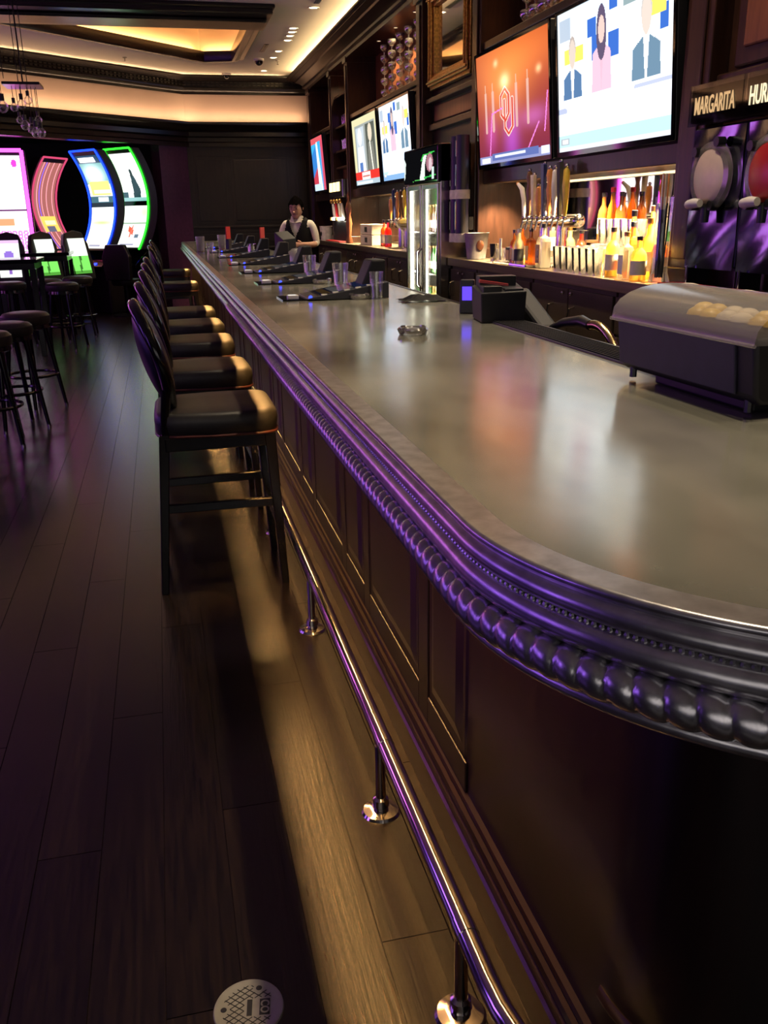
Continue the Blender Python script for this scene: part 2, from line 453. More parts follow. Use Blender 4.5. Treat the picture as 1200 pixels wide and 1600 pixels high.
# far wall behind the bar's end, and the header that angles off to the left
A_ = Vector((0.58, 16.2)); Bv = Vector((-4.6, 11.76))
wd = (Bv-A_).normalized(); wn = Vector((-wd.y, wd.x))       # normal towards the room
if wn.y > 0: wn = -wn
def wall_frames_back(): return [(3.0, 16.2, 0, -1), (A_.x, A_.y, 0.0, -1.0)]
mit = (Vector((0, -1)) + wn); mit = mit/ (mit.dot(wn))
FR = [(3.0, 16.2, 0, -1), (A_.x, A_.y, mit.x, mit.y), (Bv.x, Bv.y, wn.x, wn.y)]
wb = B(0.58, 16.2, 0, 3.05, 16.4, ZC+0.5).build('wall_back', 'dark_panel', smooth=False)
tag(wb, 'dark wood panelled wall closing the room behind the bartender', 'wall', kind='structure')
for (x0, x1) in ((0.66, 1.20), (1.28, 2.28), (2.36, 2.62)):
    for (z0, z1) in ((0.15, 0.86), (1.0, 1.22), (1.34, 2.42)):
        MB().box(x0, 16.195, z0, x1, 16.2, z1).box(x0+0.05, 16.18, z0+0.05, x1-0.05, 16.196, z1-0.05).build('panel', 'dark_panel', wb, smooth=False, bevel=0.008)
for z in (0.92, 1.27):
    MB().box(0.6, 16.165, z, 2.9, 16.2, z+0.035).build('rail', 'dark_panel', wb, smooth=False, bevel=0.006)
# angled pier, the machines' purple light painted into its colour
px0, px1 = A_, A_ + wd*0.60
pier = MB().hexa([(*px0, 0), (*(px0-wn*0.2), 0), (*(px1-wn*0.2), 0), (*px1, 0), (*px0, 2.7), (*(px0-wn*0.2), 2.7), (*(px1-wn*0.2), 2.7), (*px1, 2.7)]).build('wall_pier', 'purple_glow_wall', smooth=False)
tag(pier, 'narrow angled wall with purple light painted into its colour beside the green slot machine', 'wall', kind='structure')
hd = MB().hexa([(*A_, 2.58), (*(A_-wn*0.35), 2.58), (*(Bv-wn*0.35), 2.58), (*Bv, 2.58), (*A_, ZC+0.5), (*(A_-wn*0.35), ZC+0.5), (*(Bv-wn*0.35), ZC+0.5), (*Bv, ZC+0.5)]).build('wall_header', 'dark_panel', smooth=False)
tag(hd, 'dark header above the opening to the slot machine area', 'wall', kind='structure')
# cream frieze, lower cornice and crown, run along both walls
fz = MB().sweep(FR, [(0.004, 2.9), (0.012, 2.9), (0.012, 3.42), (0.004, 3.42)]).build('wall_frieze', 'cream_paint')
tag(fz, 'cream painted band of wall between the dark cornices', 'wall', kind='structure')
lc = MB().sweep(FR, [(0, 2.56), (0.10, 2.56), (0.10, 2.62), (0.07, 2.64), (0.07, 2.70), (0.12, 2.72), (0.13, 2.78), (0.10, 2.80), (0.16, 2.86), (0.19, 2.90), (0.19, 2.935), (0.15, 2.935), (0.15, 2.92), (0.012, 2.92)]).build('trim_1', 'ebony')
tag(lc, 'dark cornice under the cream band of the far wall', 'trim', kind='structure')
cr = MB().sweep(FR, [(0.012, 3.36), (0.03, 3.36), (0.03, 3.40), (0.05, 3.42), (0.06, 3.46), (0.045, 3.47), (0.05, 3.55), (0.10, 3.575), (0.16, 3.60), (0.18, 3.61), (0.18, 3.62), (0.15, 3.62), (0.14, 3.60), (0.0, 3.60)]).build('trim_2', 'ebony')
tag(cr, 'dark crown moulding with small blocks under the ceiling', 'trim', kind='structure')
dm = MB()
for (p, q, n) in ((Vector((2.9, 16.2)), A_, Vector((0, -1))), (A_, Bv, wn)):
    t = (q-p).normalized(); L = (q-p).length; k = 0
    while k*0.075 < L-0.05:
        c = p + t*(k*0.075+0.03) + n*0.052
        for z in (3.485, 3.525):
            e = t*0.022; g = n*0.016
            dm.hexa([(*(c-e), z), (*(c+e), z), (*(c+e+g), z), (*(c-e+g), z), (*(c-e), z+0.024), (*(c+e), z+0.024), (*(c+e+g), z+0.024), (*(c-e+g), z+0.024)])
        k += 1
tag(dm.build('dentil', 'ebony', cr, smooth=False), kind='stuff')
# warm strip lying on the cornice, washing the cream band
for (p, q, n) in ((Vector((2.55, 16.2)), A_, Vector((0, -1))), (A_, Bv, wn)):
    m_ = (p+q)/2 + n*0.13
    o = area_light('frieze_strip', (m_.x, m_.y, 2.945), (-n.x*0.25, -n.y*0.25, 1), 0.03, (q-p).length, 1.9*(q-p).length, (1.0, 0.64, 0.38))
    zax = -Vector((-n.x*0.25, -n.y*0.25, 1)).normalized(); yax = Vector(((q-p).normalized().x, (q-p).normalized().y, 0)); xax = yax.cross(zax)
    o.rotation_euler = Matrix((xax, yax, zax)).transposed().to_euler()

for (p, q, n) in ((Vector((2.2, 16.2)), A_, Vector((0, -1))), (A_, Bv, wn)):
    m_ = (p+q)/2 + n*0.10
    strip_light('ceiling_fill_strip', (m_.x, m_.y, 3.612), (n.x, n.y, 0.25), ((q-p).x, (q-p).y, 0), 0.015, (q-p).length, 1.1*(q-p).length, (1.0, 0.68, 0.38))  # added strip on the crown, brightens the ceiling band
# ceiling with the tray recess
hole = [(-1.62, 11.95), (1.25, 11.95), (1.25, 14.30), (0.86, 14.42)]
outer = [(-9, -2.5), (3.2, -2.5), (3.2, 17), (-9, 17)]
def offs(poly, d):
    n = len(poly); out = []
    for i in range(n):
        p0, p1, p2 = Vector(poly[i-1]), Vector(poly[i]), Vector(poly[(i+1)%n])
        a = (p1-p0).normalized(); b = (p2-p1).normalized()
        na = Vector((a.y, -a.x)); nb = Vector((b.y, -b.x))
        m = na+nb; m = m/max(0.15, m.dot(na))
        if m.length > 3.2: m = m.normalized()*3.2
        out.append(tuple(p1+m*d))
    return out
def holed(name, z, out, hol, material):
    pts = [Vector((x, y, 0)) for x, y in out], [Vector((x, y, 0)) for x, y in hol]
    tri = tessellate_polygon(pts)
    return MB().add([(x, y, z) for x, y in out+hol], [tuple(t) for t in tri]).build(name, material, smooth=False)
ce = tag(holed('ceiling', ZC, outer, hole, 'ceiling_paint'), 'pale ceiling with a recessed lit tray', 'ceiling', kind='structure')
hole2 = offs(hole, 0.14)
def frames_of(poly):
    n = len(poly); fr = []
    o1 = offs(poly, 1.0)
    for i in range(n): fr.append((poly[i][0], poly[i][1], o1[i][0]-poly[i][0], o1[i][1]-poly[i][1]))
    return fr
tw = MB().sweep(frames_of(hole), [(0.0, ZC), (0.0, ZC+0.06), (0.14, ZC+0.06), (0.14, ZC+0.42)], closed=True)
tw.build('tray_wall', 'cream_paint', ce, smooth=False)
MB().add([(x, y, ZC+0.42) for x, y in hole2], [tuple(t) for t in tessellate_polygon([[Vector((x, y, 0)) for x, y in hole2]])]).build('tray_ceiling', 'ceiling_paint', ce, smooth=False)
tf = MB().sweep(frames_of(hole), [(-0.012, ZC+0.07), (-0.012, ZC-0.04), (0.0, ZC-0.07), (0.035, ZC-0.075), (0.05, ZC-0.05), (0.09, ZC-0.06), (0.12, ZC-0.03), (0.17, ZC-0.035), (0.20, ZC-0.005), (0.20, ZC)], closed=True).build('trim_3', 'ebony')
tag(tf, 'dark moulded frame around the ceiling tray', 'trim', kind='structure')
# broad dark beam on the near side of the tray
bm_ = MB().box(-6, 10.95, ZC-0.09, 1.44, 11.90, ZC).box(-6, 11.2, ZC-0.13, 1.40, 11.6, ZC-0.09).box(-6, 10.9, ZC-0.04, 1.46, 11.93, ZC)
tag(bm_.build('ceiling_beam', 'ebony', smooth=False, bevel=0.012), 'broad dark ceiling beam along the near side of the tray', 'beam', kind='structure')
h3 = offs(hole, 0.07)
for i in range(4):
    p, q = Vector(h3[i]), Vector(h3[(i+1)%4])
    if i == 0: continue
    m_ = (p+q)/2
    o = area_light('cove_strip', (m_.x, m_.y, ZC+0.075), (0, 0, 1), 0.02, (q-p).length*0.96, 2.4*(q-p).length, (1.0, 0.60, 0.22))
    d_ = (q-p).normalized(); yax = Vector((d_.x, d_.y, 0)); zax = -Vector((d_.y*1.3, -d_.x*1.3, 1)).normalized(); xax = yax.cross(zax)
    o.rotation_euler = Matrix((xax, yax, zax)).transposed().to_euler()

# remaining shell
for nm, a in (('wall_right', (2.98, -2.5, 0, 3.15, 16.4, ZC+0.5)), ('wall_front', (-9, -2.6, 0, 3.2, -2.5, ZC+0.5)), ('wall_left', (-9.1, -2.5, 0, -9, 21, ZC+0.5)), ('wall_slots', (-9, 18.4, 0, 0.6, 18.6, ZC))):
    tag(B(*a).build(nm, 'dark_wall' if nm != 'wall_right' else 'backbar_wood', smooth=False), {'wall_right': 'dark wood wall carrying the back bar', 'wall_front': 'dark wall behind the camera', 'wall_left': 'dark wall far to the left', 'wall_slots': 'dark wall behind the slot machines'}[nm], 'wall', kind='structure')
tag(MB().prism([(A_.x, A_.y+0.3), (A_.x, 18.5), (-9, 18.5), (-9, Bv.y+0.3), (Bv.x, Bv.y+0.3)], 2.78, 2.82).build('ceiling_slots', 'dark_wall', smooth=False), 'low dark ceiling over the slot machines', 'ceiling', kind='structure')

# ------------------------------------------------------------------ bar counter, top, moulding
def front_path(inset, y_far=15.0, dense=True, fine=0.03, y_fine=5.0, x_end=2.6):
    """frames along the bar front from the far end, round the near corner to the right"""
    fr = []
    X0, C, Rr = 0.33, (0.81, 0.985), 0.48
    rc = 0.12
    # far end: along +x side then corner
    for k in range(0, 5):
        t = PI/2*(1-k/4.0)
        fr.append((X0+rc-rc*math.cos(t), y_far-rc+rc*math.sin(t), -math.cos(t), math.sin(t)))
    fr = [(1.18, y_far, 0, 1)] + fr
    y = y_far-rc
    ys = []
    while y > C[1]+1e-6:
        st = 0.5 if y > y_fine else fine
        y -= st
        if y > C[1]+1e-3: ys.append(y)
    for y in ys: fr.append((X0, y, -1, 0))
    n = 40 if dense else 16
    for k in range(n+1):
        t = PI/2*k/n
        fr.append((C[0]-Rr*math.cos(t), C[1]-Rr*math.sin(t), -math.cos(t), -math.sin(t)))
    x = C[0]
    while x < x_end: x += 0.15 if dense else 0.4; fr.append((x, C[1]-Rr, 0, -1))
    return [(x-nx*inset, y-ny*inset, nx, ny) for x, y, nx, ny in fr]

# top material: clouded pewter sheet
m, nt, out = nodes_of('zinc_top')
p = pbsdf(nt, (0.2, 0.2, 0.18), 0.2, 0.62, 0.7)
n1 = tex_noise(nt, 2.2, 6, (1, 1, 1)); n2 = tex_noise(nt, 14, 5, (1.0, 0.35, 1))
mxn = nt.nodes.new('ShaderNodeMath'); mxn.operation = 'MULTIPLY_ADD'; mxn.inputs[1].default_value = 0.4
nt.links.new(n2.outputs['Fac'], mxn.inputs[0]); nt.links.new(n1.outputs['Fac'], mxn.inputs[2])
r = ramp(nt, mxn.outputs[0], [(0.45, (0.25, 0.25, 0.205)), (0.68, (0.36, 0.355, 0.295)), (0.9, (0.46, 0.45, 0.38))])
nt.links.new(r.outputs[0], p.inputs['Base Color'])
mr = nt.nodes.new('ShaderNodeMapRange'); mr.inputs['From Min'].default_value = 0.3; mr.inputs['From Max'].default_value = 0.8; mr.inputs['To Min'].default_value = 0.11; mr.inputs['To Max'].default_value = 0.24
nt.links.new(n1.outputs['Fac'], mr.inputs['Value']); nt.links.new(mr.outputs[0], p.inputs['Roughness'])
bump(nt, n2.outputs['Fac'], p, 0.06, 0.001)
nt.links.new(p.outputs[0], out.inputs[0])

bt = thing('zinc_worktop', 'long pewter bar top with rounded near corner and rope moulded edge', 'bar top', (0, 0, 0))
inn = [(x, y) for x, y, _, _ in front_path(0.035, dense=True, fine=0.3, y_fine=0)]
poly = inn + [(inn[-1][0], 1.25), (1.20, 1.25), (1.20, 14.965)]
poly = [q for i, q in enumerate(poly) if i == 0 or (Vector(q)-Vector(poly[i-1])).length > 1e-4]
MB().prism(poly, TOP-0.035, TOP-0.001).build('slab', 'zinc_top', bt, smooth=False)
def arcp(c, r, a0, a1, n):
    return [(c[0]+r*math.cos(math.radians(a0+(a1-a0)*i/n)), c[1]+r*math.sin(math.radians(a0+(a1-a0)*i/n))) for i in range(n+1)]
PR = [(-0.045, -0.02), (-0.045, 0.0015), (-0.006, 0.0015)] + arcp((-0.006, -0.004), 0.0055, 90, -60, 5) + [(-0.006, -0.0125)]
PR += arcp((-0.010, -0.026), 0.0135, 70, -70, 7) + [(-0.009, -0.041)] + arcp((-0.010, -0.058), 0.0175, 70, -55, 8)
PR += [(-0.006, -0.075), (-0.014, -0.085), (-0.014, -0.108), (-0.006, -0.114)] + arcp((-0.004, -0.1245), 0.0095, 70, -80, 6) + [(-0.008, -0.134), (-0.016, -0.134), (-0.022, -0.12), (-0.022, -0.04)]
prof = [(d, TOP+z) for d, z in PR]
MB().sweep(front_path(0.0, fine=0.1, y_fine=4), prof).build('edge_moulding', 'pewter', bt, ang=50)
# twisted rope in the cove
def rope():
    pts = front_path(0.0, fine=0.003, y_fine=5.2)
    mb = MB(); s = 0.0; n = 20; pitch = 0.030; q = []
    for i, (x, y, nx, ny) in enumerate(pts):
        if i: s += math.hypot(x-pts[i-1][0], y-pts[i-1][1])
        near = y < 5.25
        for k in range(n):
            t = 2*PI*k/n
            ph = PI*s/pitch + t*0.5
            amp = abs(math.sin(ph))**0.32 if near else 0.9
            rr = 0.0165 + 0.0070*amp
            q.append((x+nx*(0.0+rr*math.cos(t)*0.95), y+ny*(0.0+rr*math.cos(t)*0.95), TOP-0.0955+rr*math.sin(t)))
    m_ = len(pts)
    fs = [(i*n+k, i*n+(k+1)%n, (i+1)*n+(k+1)%n, (i+1)*n+k) for i in range(m_-1) for k in range(n)]
    return mb.add(q, fs)
# resample arc finer for the rope
_fp = front_path
def front_path(inset, y_far=15.0, dense=True, fine=0.03, y_fine=5.0, x_end=2.6):
    fr = _fp(inset, y_far, dense, fine, y_fine, x_end)
    if fine > 0.01: return fr
    out_ = []
    for a, b in zip(fr[:-1], fr[1:]):
        L = math.hypot(b[0]-a[0], b[1]-a[1]); k = 1
        if a[1] < 1.0: k = max(1, int(L/0.003))
        for i in range(k):
            t = i/k; out_.append(tuple(a[j]+(b[j]-a[j])*t for j in range(4)))
    return out_ + [fr[-1]]
rope().build('rope', 'pewter', bt, ang=80)
# bead row between the two rolls (near part)
bd = MB(); pts = [p_ for p_ in front_path(0.0, fine=0.006, y_fine=2.4) if p_[1] < 2.4 and p_[0] < 1.2]
acc = 0
for i in range(1, len(pts)):
    acc += math.hypot(pts[i][0]-pts[i-1][0], pts[i][1]-pts[i-1][1])
    if acc >= 0.0068:
        acc = 0; x, y, nx, ny = pts[i]
        bd.ball((x+nx*-0.0045, y+ny*-0.0045, TOP-0.0405), 0.0034, 6, 4)
tag(bd.build('bead', 'pewter', bt), kind='stuff')
# dark rear nosing on the bartender side
MB().box(1.20, 1.25, TOP-0.05, 1.215, 14.97, TOP+0.002).build('rear_edge', 'dark_metal', bt, smooth=False)

bc = thing('bar_counter', 'dark mahogany panelled bar front with stepped base moulding', 'bar counter', (0, 0, 0))
WI = 0.245
wp = front_path(WI, dense=True, fine=0.5, y_fine=0)
MB().sweep(wp, [(0, 0.0), (0, TOP-0.036)]).build('front_panelling', 'mahogany', bc)
MB().box(1.08, 1.2, 0, 1.10, 14.7, TOP-0.036).build('rear_panel', 'black_plastic', bc, smooth=False)
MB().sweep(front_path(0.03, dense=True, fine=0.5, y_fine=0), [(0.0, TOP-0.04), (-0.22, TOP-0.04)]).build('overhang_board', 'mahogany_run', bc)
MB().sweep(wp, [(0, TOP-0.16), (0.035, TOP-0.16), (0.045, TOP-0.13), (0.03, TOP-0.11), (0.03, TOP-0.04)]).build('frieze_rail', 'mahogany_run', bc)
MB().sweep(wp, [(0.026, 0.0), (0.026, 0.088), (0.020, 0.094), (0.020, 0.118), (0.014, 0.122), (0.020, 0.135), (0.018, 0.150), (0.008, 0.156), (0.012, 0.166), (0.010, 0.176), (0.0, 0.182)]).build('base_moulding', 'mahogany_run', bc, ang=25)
XW = 0.33+WI
y = 1.64
edges = []
while y < 13.7:
    edges.append((y, y+0.39)); edges.append((y+0.39, y+1.07)); y += 1.07
for i, (a, b) in enumerate(edges):
    MB().box(XW-0.006, b-0.085, 0.182, XW, b, TOP-0.15).build('stile', 'mahogany', bc, smooth=False, bevel=0.004)
    z0, z1 = 0.262, TOP-0.24
    fr = MB()
    yy0, yy1 = a, b-0.085
    # raised and fielded panel
    q0 = [(XW, yy0+0.004, z0), (XW, yy1-0.004, z0), (XW, yy1-0.004, z1), (XW, yy0+0.004, z1)]
    q1 = [(XW-0.004, yy0+0.012, z0+0.008), (XW-0.004, yy1-0.012, z0+0.008), (XW-0.004, yy1-0.012, z1-0.008), (XW-0.004, yy0+0.012, z1-0.008)]
    q2 = [(XW-0.003, yy0+0.03, z0+0.03), (XW-0.003, yy1-0.03, z0+0.03), (XW-0.003, yy1-0.03, z1-0.03), (XW-0.003, yy0+0.03, z1-0.03)]
    q3 = [(XW-0.010, yy0+0.065, z0+0.065), (XW-0.010, yy1-0.065, z0+0.065), (XW-0.010, yy1-0.065, z1-0.065), (XW-0.010, yy0+0.065, z1-0.065)]
    qs = q0+q1+q2+q3
    fs = []
    for L in range(3):
        for k in range(4): fs.append((L*4+k, L*4+(k+1)%4, L*4+4+(k+1)%4, L*4+4+k))
    fs.append((12, 13, 14, 15))
    fr.add(qs, fs).build('panel', 'mahogany', bc, smooth=False)
    MB().box(XW-0.006, yy0, 0.182, XW, yy1, z0).build('rail', 'mahogany', bc, smooth=False, bevel=0.004)
# curved end panel edge and its low moulding
endp = [p_ for p_ in wp if p_[1] < 1.62]
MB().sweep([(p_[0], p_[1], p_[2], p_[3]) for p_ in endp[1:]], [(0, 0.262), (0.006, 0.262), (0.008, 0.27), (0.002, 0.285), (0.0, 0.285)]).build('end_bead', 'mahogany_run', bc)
# warm strip tucked behind the lip of the edge moulding
o = area_light('lip_strip', (0.3590, 8.0, TOP-0.062), (0, 0, -1), 0.008, 13.6, 68, (1.0, 0.51, 0.16))

# ------------------------------------------------------------------ foot rail
fr_ = thing('foot_rail', 'polished steel foot rail on flanged posts along the bar base', 'foot rail', (0, 0, 0))
RX, RZ, RR = 0.432, 0.20, 0.021
pth = [(RX, 14.8, RZ), (RX, 9, RZ), (RX, 5, RZ), (RX, 3, RZ), (RX, 2, RZ), (RX, 1.5, RZ), (RX, 1.11, RZ)]
cxr, cyr, rr_ = 0.882, 1.10, 0.45
for k in range(1, 15):
    t = PI/2*k/14; pth.append((cxr-rr_*math.cos(t), cyr-rr_*math.sin(t), RZ))
pth.append((2.3, cyr-rr_, RZ))
MB().tube(pth, RR, 16).build('rail', 'chrome', fr_)
for y in (1.23, 1.86, 2.95, 4.05, 5.15, 6.25, 7.35, 8.45, 9.55, 10.65, 11.75, 12.85, 13.95):
    px = RX-0.012 if y > 1.3 else 0.425
    po = MB().cyl((px, y, 0.0), (px, y, RZ-0.005), 0.013, n=12).lathe([(0.016, 0.012), (0.022, 0.02), (0.02, 0.04), (0.014, 0.045)], (px, y, 0), 14).build('post', 'chrome', fr_)
    MB().lathe([(0.0, 0.012), (0.016, 0.013), (0.03, 0.010), (0.045, 0.007), (0.050, 0.0)], (px, y, 0), 24).build('flange', 'chrome', po)
    MB().tube([(RX, y-0.018, RZ), (RX, y+0.018, RZ)], RR+0.0015, 16).build('collar', 'chrome', po)

# clean-out cover in the floor
co = thing('cleanout_cover', 'round beige floor drain cover with diamond grid and letters CO', 'floor cover', (0.034, 1.345, 0.0), math.radians(-8))
MB().lathe([(0.0, 0.002), (0.058, 0.002), (0.060, 0.0032), (0.0665, 0.0032), (0.068, 0.0)], n=48).build('plate', 'cover_beige', co)
g = MB()
def inside(x, y): return x*x+y*y < 0.052**2 and not (abs(x-0.031) < 0.016 and abs(y) < 0.022) and not (abs(x-0.002) < 0.010 and abs(y) < 0.021) and (x+0.048)**2+(y)**2 > 0.011**2 and (x-0.018)**2+(y-0.045)**2 > 0.011**2
st = 0.0135
for sgn in (1, -1):
    for k in range(-9, 10):
        # lines x*? : diamond grid
        prev = None
        for i in range(-60, 61):
            t = i*0.0015
            x = t; y = sgn*t*0.75 + k*st
            if inside(x, y):
                if prev is None: prev = (x, y)
                last = (x, y)
            else:
                if prev is not None and (last[0]-prev[0]) > 0.004:
                    g.bar((prev[0], prev[1], 0.0022), (last[0], last[1], 0.0022), 0.0016, 0.0008)
                prev = None
tag(g.build('grid_line', 'cover_dark', co, smooth=False), kind='stuff')
MB().box(-0.0035, -0.0185, 0.0015, 0.0065, 0.0185, 0.0027).build('maker_bar', 'cover_dark', co, smooth=False)
MB().box(0.0205, -0.0185, 0.0015, 0.0405, 0.0185, 0.0026).build('badge', 'cover_dark', co, smooth=False, bevel=0.0008)
text_obj('lettering', 'CO', 0.0235, 'cover_beige', co, Matrix.Translation((0.0303, 0, 0.0028)) @ Matrix.Rotation(-PI/2, 4, 'Z'), 0.85, 0.0006, 0.0003)
for (x, y) in ((-0.048, 0), (0.018, 0.045)):
    MB().lathe([(0.0, 0.0030), (0.005, 0.0030), (0.006, 0.002)], (x, y, 0), 16).build('screw', 'cover_dark', co)

# ------------------------------------------------------------------ back bar
bb = thing('back_bar', 'tall mahogany back bar with pilasters, shelf bays and deep cornice', 'back bar', (0, 0, 0))
XF, XB = 2.62, 2.975
ZS, ZT0, ZT1, ZH = 1.70, 1.78, 2.66, 3.40        # niche soffit, tv zone, shelf niche top
def pil(y0, y1, z0=TOP, z1=ZH, x0=XF-0.05):
    MB().box(x0, y0, z0, XB, y1, z1).box(x0-0.015, y0+0.05, z0+0.12, x0, y1-0.05, z1-0.1).box(x0-0.025, y0-0.01, z0, XB, y1+0.01, z0+0.08).box(x0-0.025, y0-0.01, z1-0.07, XB, y1+0.01, z1).build('pilaster', 'backbar_wood', bb, smooth=False, bevel=0.006)
for a, b in ((15.55, 15.85), (13.70, 13.86), (12.50, 12.68), (8.95, 9.17), (7.30, 7.51), (4.09, 4.32)): pil(a, b)
BAYS = dict(b1=(13.86, 15.55), b2=(12.68, 13.70), b3=(9.17, 12.50), b4=(7.51, 8.95), b5=(4.32, 7.30), b6=(2.2, 4.09))
# tv boards with lower and upper rails
for k in ('b1', 'b3', 'b5'):
    a, b = BAYS[k]
    B(XF+0.05, a, ZS, XB, b, ZT1+0.02).build('tv_board', 'backbar_wood', bb, smooth=False)
    MB().box(XF-0.01, a, ZS-0.03, XF+0.05, b, ZS+0.075).build('lower_rail', 'backbar_wood', bb, smooth=False, bevel=0.006)
    MB().box(XF-0.03, a, ZT1-0.01, XB, b, ZT1+0.045).box(XF-0.005, a, ZT1-0.05, XF+0.05, b, ZT1-0.01).build('shelf', 'backbar_wood', bb, smooth=False, bevel=0.006)
    MB().box(XB-0.02, a, ZT1+0.045, XB, b, ZH).build('niche_back', 'panel_wood', bb, smooth=False)
    MB().box(XB-0.015, a+0.02, TOP+0.02, XB, b-0.02, ZS-0.01).build('niche_mirror', 'mirror', bb, smooth=False)
    MB().box(XF+0.05, a, ZS-0.02, XB, b, ZS).build('niche_soffit', 'backbar_wood', bb, smooth=False)
# narrow bay with shelves
a, b = BAYS['b2']
MB().box(XB-0.02, a, TOP, XB, b, ZH).build('niche_back', 'panel_wood', bb, smooth=False)
for z in (2.08, 2.30, 2.62, 3.02): B(XF, a, z, XB-0.02, b, z+0.03).build('shelf', 'backbar_wood', bb, smooth=False, bevel=0.004)
B(XF+0.1, a, 1.94, XB, b, 2.08).build('shelf_panel', 'panel_wood', bb, smooth=False)
# mirror bay: panelled below, framed mirror above
a, b = BAYS['b4']
B(XF+0.06, a, 2.03, XB, b, ZH).build('bay_board', 'backbar_wood', bb, smooth=False)
MB().box(XF+0.0, a+0.04, 2.20, XF+0.06, b-0.04, 2.26).box(XF-0.02, a, 2.44, XF+0.06, b, 2.485).build('bay_rail', 'backbar_wood', bb, smooth=False, bevel=0.008)
MB().box(XF+0.04, a+0.10, 2.28, XF+0.06, b-0.10, 2.42).build('bay_panel', 'panel_wood', bb, smooth=False, bevel=0.008)
# right-hand bay: big raised panel
a, b = BAYS['b6']
B(XF+0.05, a, TOP, XB, b, ZH).build('bay_board', 'backbar_wood', bb, smooth=False)
for z0, z1 in ((2.06, 2.60), (2.72, 3.3)):
    MB().box(XF+0.02, a+0.2, z0, XF+0.05, b-0.08, z1).build('panel_frame', 'backbar_wood', bb, smooth=False, bevel=0.012)
    MB().box(XF+0.005, a+0.28, z0+0.075, XF+0.03, b-0.16, z1-0.075).build('raised_panel', 'panel_wood', bb, smooth=False, bevel=0.01)
MB().box(XF-0.01, a, 2.0, XF+0.05, b, 2.045).build('bay_rail', 'backbar_wood', bb, smooth=False, bevel=0.008)
# cornice, with a mitred return at the far end
cf = [(XF-0.05, 2.0, -1, 0), (XF-0.05, 15.85, -1, 1), (XB+0.05, 15.85, 0, 1)]
MB().sweep(cf, [(0, ZH-0.02), (0.015, ZH-0.02), (0.02, ZH+0.02), (0.06, ZH+0.03), (0.065, ZH+0.055), (0.05, ZH+0.065), (0.09, ZH+0.10), (0.16, ZH+0.13), (0.17, ZH+0.15), (0.20, ZH+0.155), (0.255, ZH+0.175), (0.30, ZH+0.185), (0.305, ZC-0.05), (0.27, ZC-0.05), (0.25, ZC-0.08), (0.0, ZC-0.08)]).build('cornice', 'mahogany_run', bb, ang=20)
B(XF-0.05, 2.0, ZH, XB, 15.85, ZH+0.03).build('cornice_soffit', 'backbar_wood', bb, smooth=False)
strip_light('cornice_strip', (2.44, 8.9, ZC-0.065), (-0.95, 0, 0.32), (0, 1, 0), 0.02, 13.4, 120, (1.0, 0.70, 0.36))

# gilt mirror
gm = thing('gilt_mirror', 'tall mirror in an ornate gold frame above the glass cooler', 'mirror', (XF+0.05, 8.29, 2.55))
y0, y1, z0, z1 = -0.58, 0.58, 0.0, 0.82
fp = [(-y1, z0), (-y0, z0), (-y0, z1), (-y1, z1)]
for nm, (ya, yb, za, zb) in (('frame_rail', (y0, y1, z0, z0+0.13)), ('frame_rail', (y0, y1, z1-0.13, z1)), ('frame_stile', (y0, y0+0.13, z0+0.13, z1-0.13)), ('frame_stile', (y1-0.13, y1, z0+0.13, z1-0.13))):
    mb = MB().box(-0.05, ya, za, -0.0, yb, zb)
    if nm == 'frame_rail': mb.box(-0.075, ya, za+0.03, -0.05, yb, zb-0.03).box(-0.09, ya, za+0.05, -0.07, yb, zb-0.06)
    else: mb.box(-0.075, ya+0.03, za-0.05, -0.05, yb-0.03, zb+0.05).box(-0.09, ya+0.05, za-0.05, -0.07, yb-0.06, zb+0.05)
    mb.build(nm, 'gold', gm, smooth=False, bevel=0.008)
B(-0.02, y0+0.12, z0+0.12, -0.012, y1-0.12, z1-0.12).build('glass', 'mirror', gm, smooth=False)

